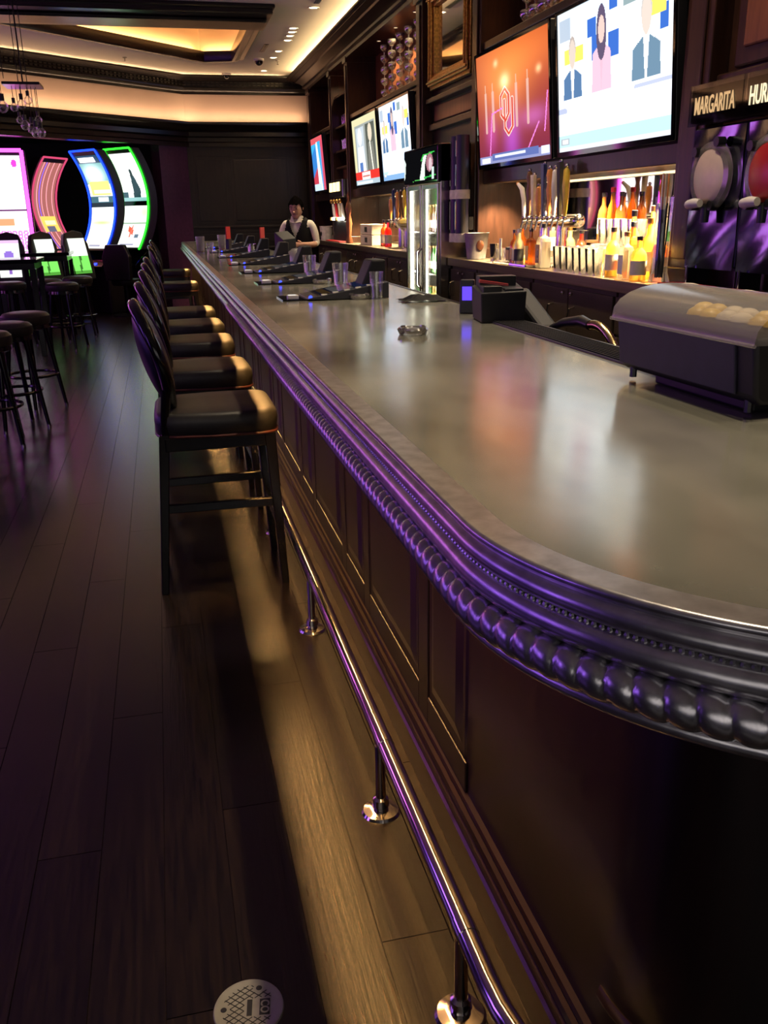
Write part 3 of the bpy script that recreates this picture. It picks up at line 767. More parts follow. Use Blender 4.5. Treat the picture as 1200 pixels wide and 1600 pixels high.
# ---- televisions
WHITE = (1.15, 1.2, 1.25)
def anchor(im, u, s, suit, top, skin=(1.1, 0.95, 0.85), hair=None, dress=None):
    im.poly([(u-0.10*s, top+0.62*s), (u-0.09*s, top+0.27*s), (u-0.03*s, top+0.22*s), (u+0.03*s, top+0.22*s), (u+0.09*s, top+0.27*s), (u+0.10*s, top+0.62*s)], suit)
    im.poly([(u-0.02*s, top+0.22*s), (u+0.02*s, top+0.22*s), (u, top+0.55*s)], dress or (1.1, 1.1, 1.15))
    if hair and dress: im.ell(u, top+0.13*s, 0.05*s, 0.20*s, hair)
    elif hair: im.ell(u, top+0.085*s, 0.035*s, 0.10*s, hair)
    im.ell(u, top+0.11*s, 0.032*s, 0.10*s, skin)
def tv_news(v2=False):
    im = Img(220, 124, WHITE)
    im.glow(0.35, 0.0, 0.3, 0.25, (-0.35, -0.2, -0.05))
    im.rect(0.02, 0.05, 0.13, 0.2, (0.25, 0.33, 0.45), 0.7)
    for (a, b_, c, d) in ((0.30, 0.12, 0.38, 0.24), (0.50, 0.02, 0.57, 0.12), (0.49, 0.26, 0.58, 0.42), (0.34, 0.24, 0.40, 0.40), (0.90, 0.22, 0.96, 0.36)): im.rect(a, b_, c, d, (0.05, 0.16, 0.6))
    for (a, b_, c, d) in ((0.07, 0.27, 0.26, 0.37), (0.83, 0.16, 0.94, 0.27)): im.rect(a, b_, c, d, (1.2, 0.85, 0.15))
    im.rect(0.62, 0.04, 0.72, 0.14, (0.3, 0.4, 0.42))
    anchor(im, 0.15, 1.0, (0.10, 0.20, 0.38), 0.20, (0.74, 0.62, 0.54), (0.5, 0.42, 0.38))
    anchor(im, 0.43, 0.9, (0.85, 0.55, 0.68), 0.12, (0.78, 0.58, 0.52), (0.12, 0.09, 0.16), (0.85, 0.5, 0.62))
    anchor(im, 0.80, 1.15, (0.16, 0.27, 0.38), 0.12, (0.78, 0.66, 0.58), (0.62, 0.58, 0.55))
    im.rect(0, 0.62, 1, 1, (0.80, 0.95, 1.2) if v2 else (1.15, 1.2, 1.3))
    im.rect(0, 0.88, 1, 1, (0.55, 0.85, 1.0))
    if v2: im.poly([(0.1, 0.95), (0.5, 0.68), (0.95, 0.95)], (1.1, 1.15, 1.2)); im.rect(0, 0.93, 1, 1, (0.25, 0.45, 0.75))
    else:
        im.line(0.72, 0.66, 0.99, 0.66, 0.012, (0.55, 0.6, 0.85)); im.line(0.0, 0.70, 0.07, 0.70, 0.02, (0.5, 0.55, 0.75))
        im.rect(0.0, 0.97, 1, 1, (0.85, 0.9, 1.0))
    im.rect(0.02, 0.90, 0.11, 0.955, (0.45, 0.5, 0.55)); im.rect(0.035, 0.912, 0.095, 0.942, (1, 1, 1))
    return im
def tv_sport():
    im = Img(220, 124, (0.62, 0.10, 0.03))
    g = im.v[..., None]
    im.a = im.a*(1-g) + np.array((0.26, 0.03, 0.08))*g
    im.glow(0.42, 0.30, 0.30, 0.30, (0.7, 0.28, 0.05)); im.glow(0.8, 0.15, 0.4, 0.2, (0.35, 0.12, 0.02)); im.glow(0.1, 0.1, 0.25, 0.3, (0.15, 0.08, 0.03))
    im.glow(0.5, 0.80, 0.10, 0.25, (0.22, 0.05, 0.5)); im.glow(0.8, 0.66, 0.16, 0.08, (0.25, 0.08, 0.35)); im.glow(0.2, 0.72, 0.08, 0.16, (0.25, 0.03, 0.28))
    for u in (0.13, 0.24, 0.58, 0.73): im.line(u, 0.36, u, 0.70, 0.017, (1.0, 0.62, 0.55), 0.75); im.line(u, 0.28, u, 0.40, 0.006, (1.0, 0.6, 0.4), 0.8)
    for d in (0.020, 0.010):                      # interlocking O and U
        c = (1.1, 0.85, 0.75) if d > 0.015 else (0.85, 0.10, 0.06)
        for (a, b_) in (((0.36, 0.42), (0.42, 0.36)), ((0.42, 0.36), (0.47, 0.42)), ((0.47, 0.42), (0.47, 0.58)), ((0.47, 0.58), (0.42, 0.64)), ((0.42, 0.64), (0.36, 0.58)), ((0.36, 0.58), (0.36, 0.42))): im.line(*a, *b_, d, c)
        for (a, b_) in (((0.41, 0.46), (0.41, 0.70)), ((0.41, 0.70), (0.46, 0.76)), ((0.46, 0.76), (0.52, 0.70)), ((0.52, 0.70), (0.52, 0.46))): im.line(*a, *b_, d, c)
    im.glow(0.42, 0.30, 0.06, 0.06, (1.2, 0.9, 0.5))
    for (u, v, u2, v2) in ((0.17, 0.92, 0.22, 0.55), (0.22, 0.55, 0.38, 0.52), (0.72, 0.92, 0.86, 0.72), (0.93, 0.80, 0.97, 0.5)): im.line(u, v, u2, v2, 0.007, (1.1, 0.30, 0.9))
    im.glow(0.30, 0.12, 0.03, 0.03, (0.8, 0.5, 0.3)); im.glow(0.87, 0.30, 0.03, 0.03, (0.9, 0.6, 0.3))
    im.a *= 0.78
    im.rect(0, 0.925, 1, 1, (0.28, 0.30, 0.55)); im.rect(0.2, 0.91, 0.85, 0.975, (0.12, 0.16, 0.42))
    im.rect(0.24, 0.93, 0.68, 0.955, (0.75, 0.78, 1.0)); im.rect(0.03, 0.94, 0.17, 0.99, (0.9, 0.85, 1.0)); im.rect(0.88, 0.92, 0.98, 0.985, (0.8, 0.85, 1.1))
    return im
def tv_story():
    im = Img(140, 80, (0.75, 0.70, 0.42))
    im.rect(0.10, 0.10, 0.92, 0.80, (0.35, 0.38, 0.36)); im.rect(0.14, 0.14, 0.48, 0.80, (0.55, 0.62, 0.68)); im.rect(0.55, 0.12, 0.9, 0.80, (0.10, 0.11, 0.09))
    im.ell(0.3, 0.28, 0.09, 0.13, (0.9, 0.9, 0.85)); im.poly([(0.14, 0.8), (0.2, 0.42), (0.42, 0.42), (0.48, 0.8)], (1.0, 1.05, 1.05))
    im.ell(0.72, 0.26, 0.08, 0.13, (0.75, 0.65, 0.5)); im.poly([(0.58, 0.8), (0.62, 0.40), (0.82, 0.40), (0.88, 0.8)], (0.2, 0.2, 0.17)); im.line(0.70, 0.4, 0.76, 0.8, 0.02, (0.9, 0.9, 0.75))
    im.rect(0.22, 0.66, 0.36, 0.80, (0.10, 0.20, 0.5))
    im.rect(0, 0.80, 1, 0.93, (0.75, 0.04, 0.03)); im.rect(0.28, 0.81, 0.62, 0.93, (1.0, 0.95, 0.9)); im.rect(0.3, 0.86, 0.6, 0.885, (0.6, 0.2, 0.18))
    im.rect(0, 0.93, 1, 1, (0.45, 0.55, 0.62)); im.rect(0.04, 0.945, 0.7, 0.985, (0.75, 0.85, 0.95))
    return im
def tv_blue():
    im = Img(80, 46, (0.05, 0.42, 0.75))
    im.poly([(0.0, 0.3), (0.5, 0.1), (0.6, 0.5), (0.0, 0.8)], (0.04, 0.22, 0.62)); im.poly([(0.0, 0.75), (0.5, 0.5), (0.5, 1), (0, 1)], (0.55, 0.05, 0.08))
    im.poly([(0.40, 0.05), (0.52, 0.05), (0.72, 1.0), (0.40, 1.0)], (0.85, 0.95, 1.05)); im.rect(0.78, 0, 1, 1, (0.65, 0.08, 0.14)); im.poly([(0, 0), (1, 0), (1, 0.07), (0, 0.12)], (0.7, 0.10, 0.12))
    im.rect(0, 0.88, 0.6, 1.0, (0.6, 0.75, 0.95)); im.rect(0.7, 0.2, 0.8, 0.9, (0.2, 0.3, 0.7), 0.6)
    return im
def tv(label, yc, W, H, img, z=1.782, x=2.585):
    t = thing('television', label, 'television', (x, yc, z), rot=(0, math.radians(-4.0), 0), group='wall televisions')
    MB().box(-0.012, -W/2, 0, 0.045, W/2, H).box(0.045, -W/2+0.15, 0.1, 0.075, W/2-0.15, H-0.15).build('housing', 'black_plastic', t, smooth=False, bevel=0.006)
    bz = 0.022
    fr2 = MB()
    for (a, b_, c, d) in ((-W/2, 0, W/2, bz*1.3), (-W/2, H-bz, W/2, H), (-W/2, 0, -W/2+bz, H), (W/2-bz, 0, W/2, H)): fr2.box(-0.022, a, b_, -0.011, c, d)
    fr2.build('bezel', 'gloss_black', t, smooth=False)
    raster('screen', img, lambda u, v: (-0.014, W/2-bz-u*(W-2*bz), H-bz-v*(H-2.3*bz)), 'screen_tv', t)
    MB().box(0.04, -0.2, 0.25, 0.10, 0.2, 0.5).build('wall_mount', 'black_plastic', t, smooth=False)
    return t
tv('large television showing three news presenters on a white set, nearest the drink machines', 5.05, 1.40, 0.835, tv_news())
tv('television showing an orange sports graphic with interlocked letters', 6.555, 1.43, 0.825, tv_sport())
tv('distant television showing three news presenters above a pale blue strip', 9.90, 1.32, 0.82, tv_news(True))
tv('distant television with cream framed picture over a red banner', 11.37, 1.38, 0.82, tv_story())
tv('farthest television showing a blue and red graphic', 14.78, 1.12, 0.83, tv_blue(), 1.80)

# ---- glass cooler
fz = thing('glass_cooler', 'tall lit glass door cooler full of bottles with a black header', 'cooler', (2.36, 8.06, 0))
W2 = 0.52; D0, D1 = -0.04, 0.52; HT = 2.0
for s, nm in ((1, 'side_panel'), (-1, 'side_panel')): B(D0, s*W2-0.015, 0, D1, s*W2+0.015, HT).build(nm, 'steel', fz, smooth=False, bevel=0.004)
B(D1-0.02, -W2, 0, D1, W2, HT).build('back_panel', 'white_plastic', fz, smooth=False)
B(D0, -W2, 0, D1, W2, 0.18).build('base', 'black_plastic', fz, smooth=False, bevel=0.006)
B(D0-0.03, -W2-0.015, 1.70, D1, W2+0.015, HT).build('header', 'gloss_black', fz, smooth=False, bevel=0.008)
im = Img(80, 30, (0.004, 0.004, 0.005))
im.poly([(0.50, 0.98), (0.58, 0.4), (0.62, 0.22), (0.72, 0.2), (0.66, 0.5), (0.66, 0.98)], (0.9, 1.0, 0.9)); im.line(0.56, 0.35, 0.62, 0.18, 0.02, (0.05, 0.6, 0.08)); im.line(0.62, 0.18, 0.92, 0.16, 0.02, (0.05, 0.6, 0.08))
im.ell(0.8, 0.45, 0.10, 0.28, (0.45, 0.20, 0.25)); im.ell(0.82, 0.5, 0.05, 0.2, (0.8, 0.6, 0.65)); im.line(0.66, 0.9, 0.95, 0.85, 0.025, (0.05, 0.55, 0.1)); im.rect(0.86, 0.6, 0.93, 0.98, (0.75, 0.9, 0.85)); im.line(0.3, 0.97, 0.5, 0.95, 0.015, (0.1, 0.5, 0.1)); im.poly([(0.0, 0.2), (0.06, 0.35), (0.04, 0.8), (0, 0.9)], (0.8, 0.9, 0.85))
raster('header_print', im, lambda u, v: (D0-0.033, W2-u*2*W2, HT-0.02-v*0.26), 'glow_print', fz)
for s in (-1, 1):
    d_ = thing('door'); d_.parent = fz
    for (a, b_, c, d) in ((0.02, 0.19, 0.055, 1.69), (W2-0.045, 0.19, W2-0.01, 1.69), (0.055, 0.19, W2-0.045, 0.25), (0.055, 1.65, W2-0.045, 1.69)):
        B(D0-0.02, s*a, b_, D0+0.01, s*c, d).build('door_frame', 'steel', d_, smooth=False, bevel=0.004)
    B(D0-0.006, s*0.055, 0.25, D0, s*(W2-0.045), 1.65).build('pane', 'thin_glass', d_, smooth=False)
    MB().tube([(D0-0.02, s*0.04, 0.8), (D0-0.05, s*0.04, 0.83), (D0-0.05, s*0.04, 1.12), (D0-0.02, s*0.04, 1.15)], 0.009, 8).build('handle', 'chrome', d_)
for s in (-0.49, -0.03, 0.46):
    MB().box(D0+0.02, s, 0.22, D0+0.035, s+0.022, 1.66).build('light_tube', 'lamp_white', fz, smooth=False)
for s in (-0.49, -0.03, 0.46):
    lo = strip_light('cooler_lamp', (D0+0.04, s+0.011, 0.94), (1, 0.0, 0), (0, 0, 1), 0.02, 1.44, 14, (1.0, 0.95, 0.78)); lo.parent = fz
for z in (0.22, 0.58, 0.94, 1.30): B(D0+0.05, -W2+0.02, z-0.02, D1-0.03, W2-0.02, z-0.008).build('rack', 'steel', fz, smooth=False)
def beer(gm_, lab):
    t = thing('beer_bottle', 'bottle', 'bottle')
    MB().lathe([(0.0, 0.0), (0.030, 0.002), (0.031, 0.13), (0.026, 0.16), (0.013, 0.185), (0.012, 0.225), (0.0, 0.226)], n=10).build('body', gm_, t)
    MB().lathe([(0.0317, 0.035), (0.0317, 0.10)], n=10).build('paper_label', lab, t)
    MB().lathe([(0.0, 0.235), (0.0145, 0.234), (0.0145, 0.220), (0.012, 0.218)], n=10).build('cap', 'gold', t)
    return t
protos = [beer('green_glass', 'label_paper'), beer('brown_glass', 'label_paper'), beer('gold_glass', 'card_white')]
lab3 = ('green glass beer bottle standing in the lit cooler', 'brown glass beer bottle standing in the lit cooler', 'golden bottle standing in the lit cooler')
used = [False]*3
ORD_ = ('first', 'second', 'third', 'fourth', 'fifth', 'sixth', 'seventh', 'eighth', 'ninth')
for zi, z in enumerate((0.22, 0.58, 0.94, 1.30)):
    for k in range(9):
        ty = (zi+k//3) % 3
        loc = (2.36+D0+0.13, 8.06-0.42+k*0.105, z-0.007)
        if not used[ty]: o = protos[ty]; used[ty] = True; o.location = loc; 
        else: o = dup(protos[ty], loc)
        tag(o, '%s beer bottle, %s from the right on the cooler\'s %s shelf' % (('green', 'brown', 'golden')[ty], ORD_[k], ('bottom', 'second', 'third', 'top')[zi]), 'bottle', 'beer bottles in the lit cooler')
# ---- back counter
ctop = thing('back_worktop', 'long brushed metal counter top below the televisions', 'counter top')
for (a, b) in ((2.0, 7.50), (8.62, 14.3)):
    MB().box(2.385, a, 1.035, XB, b, TOP).box(2.375, a, 1.03, 2.39, b, TOP+0.003).build('top_slab', 'brushed', ctop, smooth=False, bevel=0.004)
def cabinet(y0, y1, drawers, label):
    t = thing('base_cabinet', label, 'cabinet', (2.40, y0, 0), group='cabinets under the back counter')
    L = y1-y0
    B(0.02, 0.004, 0.08, 0.55, L-0.004, 1.03).build('body', 'cabinet_face', t, smooth=False)
    B(0.06, 0.004, 0.0, 0.5, L-0.004, 0.08).build('plinth', 'black_plastic', t, smooth=False)
    for k in range(2):
        a, b = 0.008+k*L/2, (k+1)*L/2-0.008
        if drawers:
            d = MB().box(0.0, a, 0.80, 0.02, b, 1.0).build('drawer', 'cabinet_face', t, smooth=False, bevel=0.004)
            MB().ball((-0.012, a+0.09, 0.965), 0.012, 10, 6).build('lock', 'chrome', d)
            d2 = MB().box(0.0, a, 0.09, 0.02, b, 0.785).build('door', 'cabinet_face', t, smooth=False, bevel=0.004)
        else:
            d2 = MB().box(0.0, a, 0.09, 0.02, b, 1.0).build('door', 'cabinet_face', t, smooth=False, bevel=0.004)
            yy = b-0.05 if k == 0 else a+0.05
            MB().ball((-0.010, yy, 0.975), 0.011, 10, 6).build('lock', 'chrome', d2)
        yy = b-0.09 if k == 0 else a+0.09
        if not drawers and k == 1: yy = a+0.20
        MB().tube([(0, yy, 0.78), (-0.035, yy, 0.79), (-0.04, yy, 0.84), (-0.035, yy, 0.89), (0, yy, 0.90)], 0.008, 8).build('pull', 'chrome', d2)
    return t
cabs = [(2.30, 3.42, 1, 'base cabinet with drawers behind the lidded garnish tray'), (3.44, 4.54, 1, 'base cabinet with two drawers below the red disc drink machine'), (4.56, 5.72, 0, 'base cabinet with tall doors below the row of pint glasses'),
        (5.74, 6.86, 0, 'base cabinet with tall doors below the near beer taps'), (6.88, 7.50, 0, 'narrow base cabinet right beside the glass cooler'), (8.66, 9.76, 0, 'base cabinet on the far side of the glass cooler'),
        (9.78, 10.88, 0, 'base cabinet below the far beer taps'), (10.90, 12.00, 0, 'base cabinet below the cream boxes'), (12.02, 13.12, 0, 'base cabinet below the lit drink dispenser'), (13.14, 14.24, 0, 'farthest base cabinet behind the bartender')]
for c in cabs: cabinet(*c)

# ------------------------------------------------------------------ things on the back counter
def drink_machine(yc, word, disc, label, letters, xs):
    t = thing('drink_machine', label, 'drink machine', (2.50, yc, TOP), group='frozen drink machines')
    Wm = 0.205
    for s in (-1, 1): B(0.03, s*Wm-0.012*(s > 0), 0.0, 0.15, s*Wm+0.012*(s < 0), 0.10).build('leg', 'black_plastic', t, smooth=False)
    B(0.02, -Wm, 0.10, 0.165, Wm, 0.72).build('cabinet', 'black_plastic', t, smooth=False, bevel=0.01)
    # rippled bright steel front
    mb = MB(); nx_, nz_ = 14, 20; q = []
    for j in range(nz_+1):
        for i in range(nx_+1):
            y = -Wm+0.008+(2*Wm-0.016)*i/nx_; z = 0.09+0.62*j/nz_
            q.append((0.012+0.0042*math.sin(i*0.5+j*0.35)*math.sin(j*0.42+i*0.1), y, z))
    mb.add(q, [(j*(nx_+1)+i, j*(nx_+1)+i+1, (j+1)*(nx_+1)+i+1, (j+1)*(nx_+1)+i) for j in range(nz_) for i in range(nx_)]).build('steel_front', 'dark_steel', t)
    d = MB().xf(Matrix.Translation((0.0, 0.0, 0.50)) @ Matrix.Rotation(-PI/2, 4, 'Y'))
    d.lathe([(0.0, 0.035), (0.10, 0.034), (0.118, 0.025), (0.120, 0.0)], n=32).build('window_disc', disc, t)
    d = MB().xf(Matrix.Translation((0.0, 0.0, 0.50)) @ Matrix.Rotation(-PI/2, 4, 'Y'))
    d.lathe([(0.122, 0.0), (0.122, 0.028), (0.150, 0.022), (0.152, 0.0)], n=32).build('clear_ring', 'frost', t)
    for (y, z) in ((0.11, 0.61), (-0.06, 0.645), (0.10, 0.375), (-0.05, 0.375)):
        MB().cyl((-0.04, y, z), (0.0, y, z), 0.022, n=10).build('knob', 'black_plastic', t)
    MB().tube([(-0.045, 0.10, 0.375), (-0.075, 0.06, 0.38), (-0.085, 0.0, 0.385), (-0.08, -0.04, 0.385)], [0.014, 0.021, 0.023, 0.018], 10).build('tap_handle', 'white_plastic', t)
    MB().cyl((-0.03, -0.01, 0.30), (-0.03, -0.01, 0.37), 0.018, 0.022, 10).build('spout', 'black_plastic', t)
    MB().cyl((-0.012, 0.13, 0.02), (-0.012, 0.13, 0.1), 0.006, n=8).build('drain_pipe', 'chrome', t)
    s_ = B(-0.02, -Wm+0.004, 0.735, 0.10, Wm-0.004, 0.885).build('sign_box', 'gloss_black', t, smooth=False, bevel=0.004)
    B(-0.028, -Wm, 0.725, -0.020, Wm, 0.90).build('sign_cover', 'acrylic', s_, smooth=False)
    Mt = Matrix.Translation((-0.031, 0, 0.805)) @ Matrix(((0, 0, -1, 0), (-1, 0, 0, 0), (0, 1, 0, 0), (0, 0, 0, 1)))
    text_obj('lettering', word, 0.105, letters, s_, Mt, xs, 0.0012, 0.001)
    return t
drink_machine(3.87, 'MARGARITA', 'tan_disc', 'frozen drink machine with beige disc and MARGARITA sign', 'sign_letters', 0.53)
drink_machine(3.45, 'HURRICANE', 'red_disc', 'frozen drink machine with red disc and HURRICANE sign', 'sign_letters_hot', 0.56)
for yc, lb in ((3.95, 'red bar mat with white towel below the MARGARITA machine'), (3.50, 'red bar mat with white towel below the HURRICANE machine')):
    t = thing('bar_mat', lb, 'bar mat', (2.405, yc, TOP+0.003))
    B(0, -0.17, 0, 0.115, 0.17, 0.004).build('mat_body', 'rubber', t, smooth=False)
    mb = MB()
    for a in ((0, -0.17, 0.115, -0.16), (0, 0.16, 0.115, 0.17), (0, -0.17, 0.01, 0.17), (0.105, -0.17, 0.115, 0.17)): mb.box(a[0], a[1], 0, a[2], a[3], 0.012)
    mb.build('rim', 'red_plastic', t, smooth=False)
    MB().ball((0.06, -0.03, 0.012), 0.05, 12, 6, (0.6, 1.3, 0.18)).build('towel', 'card_white', t)

def bottle(loc, h, r, glass, label_m=None, cap='black_plastic', shape='round', label='', group=None):
    t = thing('liquor_bottle', label, 'bottle', loc, group=group)
    nr = min(0.014, r*0.45)
    if shape == 'square':
        body = [(0.0, 0), (r, 0.003), (r, h*0.60), (r*0.85, h*0.68), (nr, h*0.74), (nr, h*0.93), (0, h*0.93)]
        mb = MB().xf(Matrix.Rotation(PI/4, 4, 'Z')); mb.lathe([(a*1.15, z) for a, z in body], n=4); ob = mb.build('body', glass, t, smooth=False, bevel=0.006)
        if label_m: B(-r*0.83, -r*0.7, h*0.12, -r*0.815, r*0.7, h*0.52).build('paper_label', label_m, t, smooth=False)
    elif shape == 'slim':
        MB().lathe([(0.0, 0), (r, 0.003), (r*1.02, h*0.3), (r*0.8, h*0.62), (nr, h*0.74), (nr, h*0.95), (0, h*0.95)], n=14).build('body', glass, t)
        if label_m: MB().lathe([(r*1.03, h*0.12), (r*1.04, h*0.38)], n=14).build('paper_label', label_m, t)
    else:
        MB().lathe([(0.0, 0), (r, 0.003), (r, h*0.56), (r*0.8, h*0.66), (nr, h*0.74), (nr, h*0.94), (0, h*0.94)], n=14).build('body', glass, t)
        if label_m: MB().lathe([(r*1.02, h*0.14), (r*1.02, h*0.46)], n=14).build('paper_label', label_m, t)
    MB().lathe([(nr*1.15, h*0.91), (nr*1.2, h*0.995), (nr*0.9, h), (0, h)], n=12).build('cap', cap, t)
    return t
Zb = TOP
specs = [  # y, x, h, r, glass, label, cap, shape, description
 (6.40, 2.60, 0.27, 0.038, 'amber_glass', 'label_paper', 'black_plastic', 'round', 'amber whiskey bottle with pale label, farthest left beside the near taps'),
 (6.30, 2.73, 0.31, 0.036, 'brown_glass', 'label_tan', 'card_white', 'slim', 'tall brown bottle with white cap behind the near beer taps'),
 (6.18, 2.58, 0.25, 0.038, 'amber_glass', 'label_paper', 'black_plastic', 'square', 'squarish amber bottle with cream label under the near taps'),
 (6.19, 2.74, 0.29, 0.036, 'clear_bottle', 'card_white', 'card_white', 'round', 'clear spirit bottle with white label under the near taps'),
 (5.90, 2.75, 0.26, 0.038, 'gold_glass', 'label_black', 'gold', 'round', 'golden liqueur bottle with black label under the near taps'),
 (5.66, 2.72, 0.24, 0.034, 'red_glass', None, 'black_plastic', 'round', 'red bitters bottle just left of the steel tap column'),
 (4.78, 2.615, 0.36, 0.045, 'gold_glass', None, 'black_plastic', 'slim', 'tall golden bottle right of the pint glasses'),
 (4.66, 2.55, 0.30, 0.045, 'amber_glass', 'label_black', 'black_plastic', 'square', 'amber bottle with black label in front of the glowing step'),
 (4.60, 2.66, 0.34, 0.040, 'clear_bottle', 'card_white', 'black_plastic', 'slim', 'clear tall bottle with white label on the glowing step'),
 (4.50, 2.56, 0.32, 0.043, 'gold_glass', 'label_paper', 'gold', 'round', 'brightly lit golden bottle with pale label by the straw holder'),
 (4.49, 2.69, 0.38, 0.038, 'green_glass', 'label_paper', 'black_plastic', 'slim', 'tall green bottle at the back of the glowing step'),
 (4.38, 2.56, 0.27, 0.046, 'amber_glass', 'label_tan', 'gold', 'round', 'round amber bottle beside the straw holder'),
 (4.40, 2.69, 0.36, 0.038, 'clear_bottle', None, 'card_white', 'slim', 'pale glowing bottle behind the straw holder'),
 (4.79, 2.50, 0.27, 0.040, 'gold_glass', 'label_paper', 'black_plastic', 'round', 'short golden bottle touching the pint glasses'),
 (4.72, 2.70, 0.33, 0.038, 'gold_glass', 'label_black', 'gold', 'slim', 'golden bottle with black label on the glowing step'),
 (4.56, 2.46, 0.25, 0.040, 'clear_bottle', 'card_white', 'gold', 'square', 'pale square bottle at the front right of the lit bottles'),
 (4.42, 2.46, 0.23, 0.042, 'gold_glass', 'label_paper', 'black_plastic', 'round', 'short golden bottle in front of the straw holder'),
 (6.34, 2.52, 0.24, 0.036, 'brown_glass', 'label_tan', 'black_plastic', 'round', 'dark brown bottle with tan label at the front left'),
 (6.24, 2.50, 0.22, 0.036, 'amber_glass', 'card_white', 'black_plastic', 'square', 'small amber bottle with white label at the front left'),
 (6.16, 2.47, 0.24, 0.034, 'gold_glass', 'label_paper', 'gold', 'round', 'small golden bottle in front under the near taps'),
 (6.08, 2.45, 0.25, 0.034, 'clear_bottle', 'label_black', 'card_white', 'round', 'clear bottle with black label in front under the near taps'),
 (5.46, 2.89, 0.30, 0.036, 'brown_glass', 'label_tan', 'black_plastic', 'round', 'dark bottle before the mirror, left of the pink reflection'),
 (5.58, 2.89, 0.33, 0.034, 'amber_glass', 'label_paper', 'red_plastic', 'slim', 'dark bottle with red cap before the mirror'),
 (5.70, 2.89, 0.30, 0.036, 'brown_glass', 'label_paper', 'black_plastic', 'round', 'dark bottle with pale label before the mirror behind the taps'),
]
for (y, x, h, r, g_, lm, cp, shp, lb) in specs:
    step = 0.0
    if x > 2.64 and (y < 5 or y > 6.11): step = 0.053
    if x > 2.8: step = 0.173
    bottle((x, y, Zb+step), h, r, g_, lm, cp, shp, lb, 'spirit bottles on the back counter')
t = thing('bottle_riser', 'raised dark shelf carrying bottles before the mirror', 'shelf', (2.835, 5.38, TOP))
B(0, 0, 0.155, 0.115, 0.46, 0.172).build('riser_board', 'backbar_wood', t, smooth=False)
for y in (0.0, 0.44): B(0.0, y, 0, 0.115, y+0.02, 0.155).build('riser_leg', 'backbar_wood', t, smooth=False)
# square bottle with orange portrait label in front of the tap tower
t = bottle((2.47, 5.70, TOP), 0.285, 0.047, 'clear_bottle', None, 'black_plastic', 'square', 'clear square bottle with tan portrait label in front of the near taps', 'spirit bottles on the back counter')
im = Img(20, 28, (0.55, 0.30, 0.14)); im.ell(0.5, 0.5, 0.32, 0.30, (0.66, 0.46, 0.30)); im.ell(0.52, 0.52, 0.18, 0.22, (0.14, 0.11, 0.10)); im.ell(0.5, 0.48, 0.10, 0.14, (0.5, 0.36, 0.27)); im.rect(0.2, 0.86, 0.8, 0.92, (0.25, 0.14, 0.08))
raster('paper_label', im, lambda u, v: (-0.043, 0.035-u*0.07, 0.155-v*0.12), 'printed', t)
# glowing bottle steps
for (y0, y1, lb) in ((4.34, 4.86, 'low glowing bottle step behind the bottles near the straw holder'), (6.12, 6.52, 'low glowing bottle step under the near beer taps')):
    t = thing('bottle_step', lb, 'shelf', (2.62, y0, TOP))
    B(0.005, 0, 0, 0.2, y1-y0, 0.052).build('step_top', 'frost', t, smooth=False)
    B(0.0, 0, 0.006, 0.005, y1-y0, 0.046).build('lit_edge', 'lit_step', t, smooth=False)
t = thing('light_tray', 'flat tray with glowing violet and orange edge below the near taps', 'tray', (2.40, 6.15, TOP+0.003))
B(0, -0.33, 0, 0.16, 0.33, 0.014).build('tray_body', 'steel', t, smooth=False, bevel=0.003)
B(-0.002, -0.30, 0.004, 0.0, -0.02, 0.012).build('lit_edge', 'neon_violet', t, smooth=False)
B(-0.002, 0.0, 0.004, 0.0, 0.30, 0.012).build('lit_edge', 'tap_sign', t, smooth=False)

# pint glasses
ORD = ('first', 'second', 'third', 'fourth', 'fifth', 'sixth', 'seventh', 'eighth', 'ninth')
def pint(): 
    t = thing('pint_glass', 'g', 'glass')
    MB().lathe([(0.0, 0.006), (0.028, 0.006), (0.040, 0.145), (0.0425, 0.148), (0.0425, 0.150), (0.030, 0.001), (0.0, 0.0)], n=14).build('wall', 'crystal', t)
    return t
t0 = None
for r_ in range(3):
    for c_ in range(7):
        loc = (2.47+r_*0.10, 4.90+c_*0.092, TOP)
        lb = 'clear pint glass, %s of the %s row counted from the drink machines' % (ORD[c_], ('front', 'middle', 'back')[r_])
        if t0 is None: t0 = pint(); t0.location = loc; tag(t0, lb, 'glass', 'pint glasses right of the near taps')
        else: dup(t0, loc, label=lb, group='pint glasses right of the near taps')
for c_ in range(6):
    dup(t0, (2.76, 4.95+c_*0.095, TOP+0.16), label='clear pint glass on the raised rack, %s from the drink machines' % ORD[c_], group='pint glasses on the raised rack')
t = thing('glass_rack', 'raised clear rack of pint glasses below the mirror', 'rack', (2.71, 4.88, TOP))
B(0, 0, 0.15, 0.12, 0.62, 0.158).build('rack_shelf', 'frost', t, smooth=False)
for y in (0.01, 0.6): B(0.0, y, 0, 0.12, y+0.01, 0.15).build('rack_leg', 'frost', t, smooth=False)

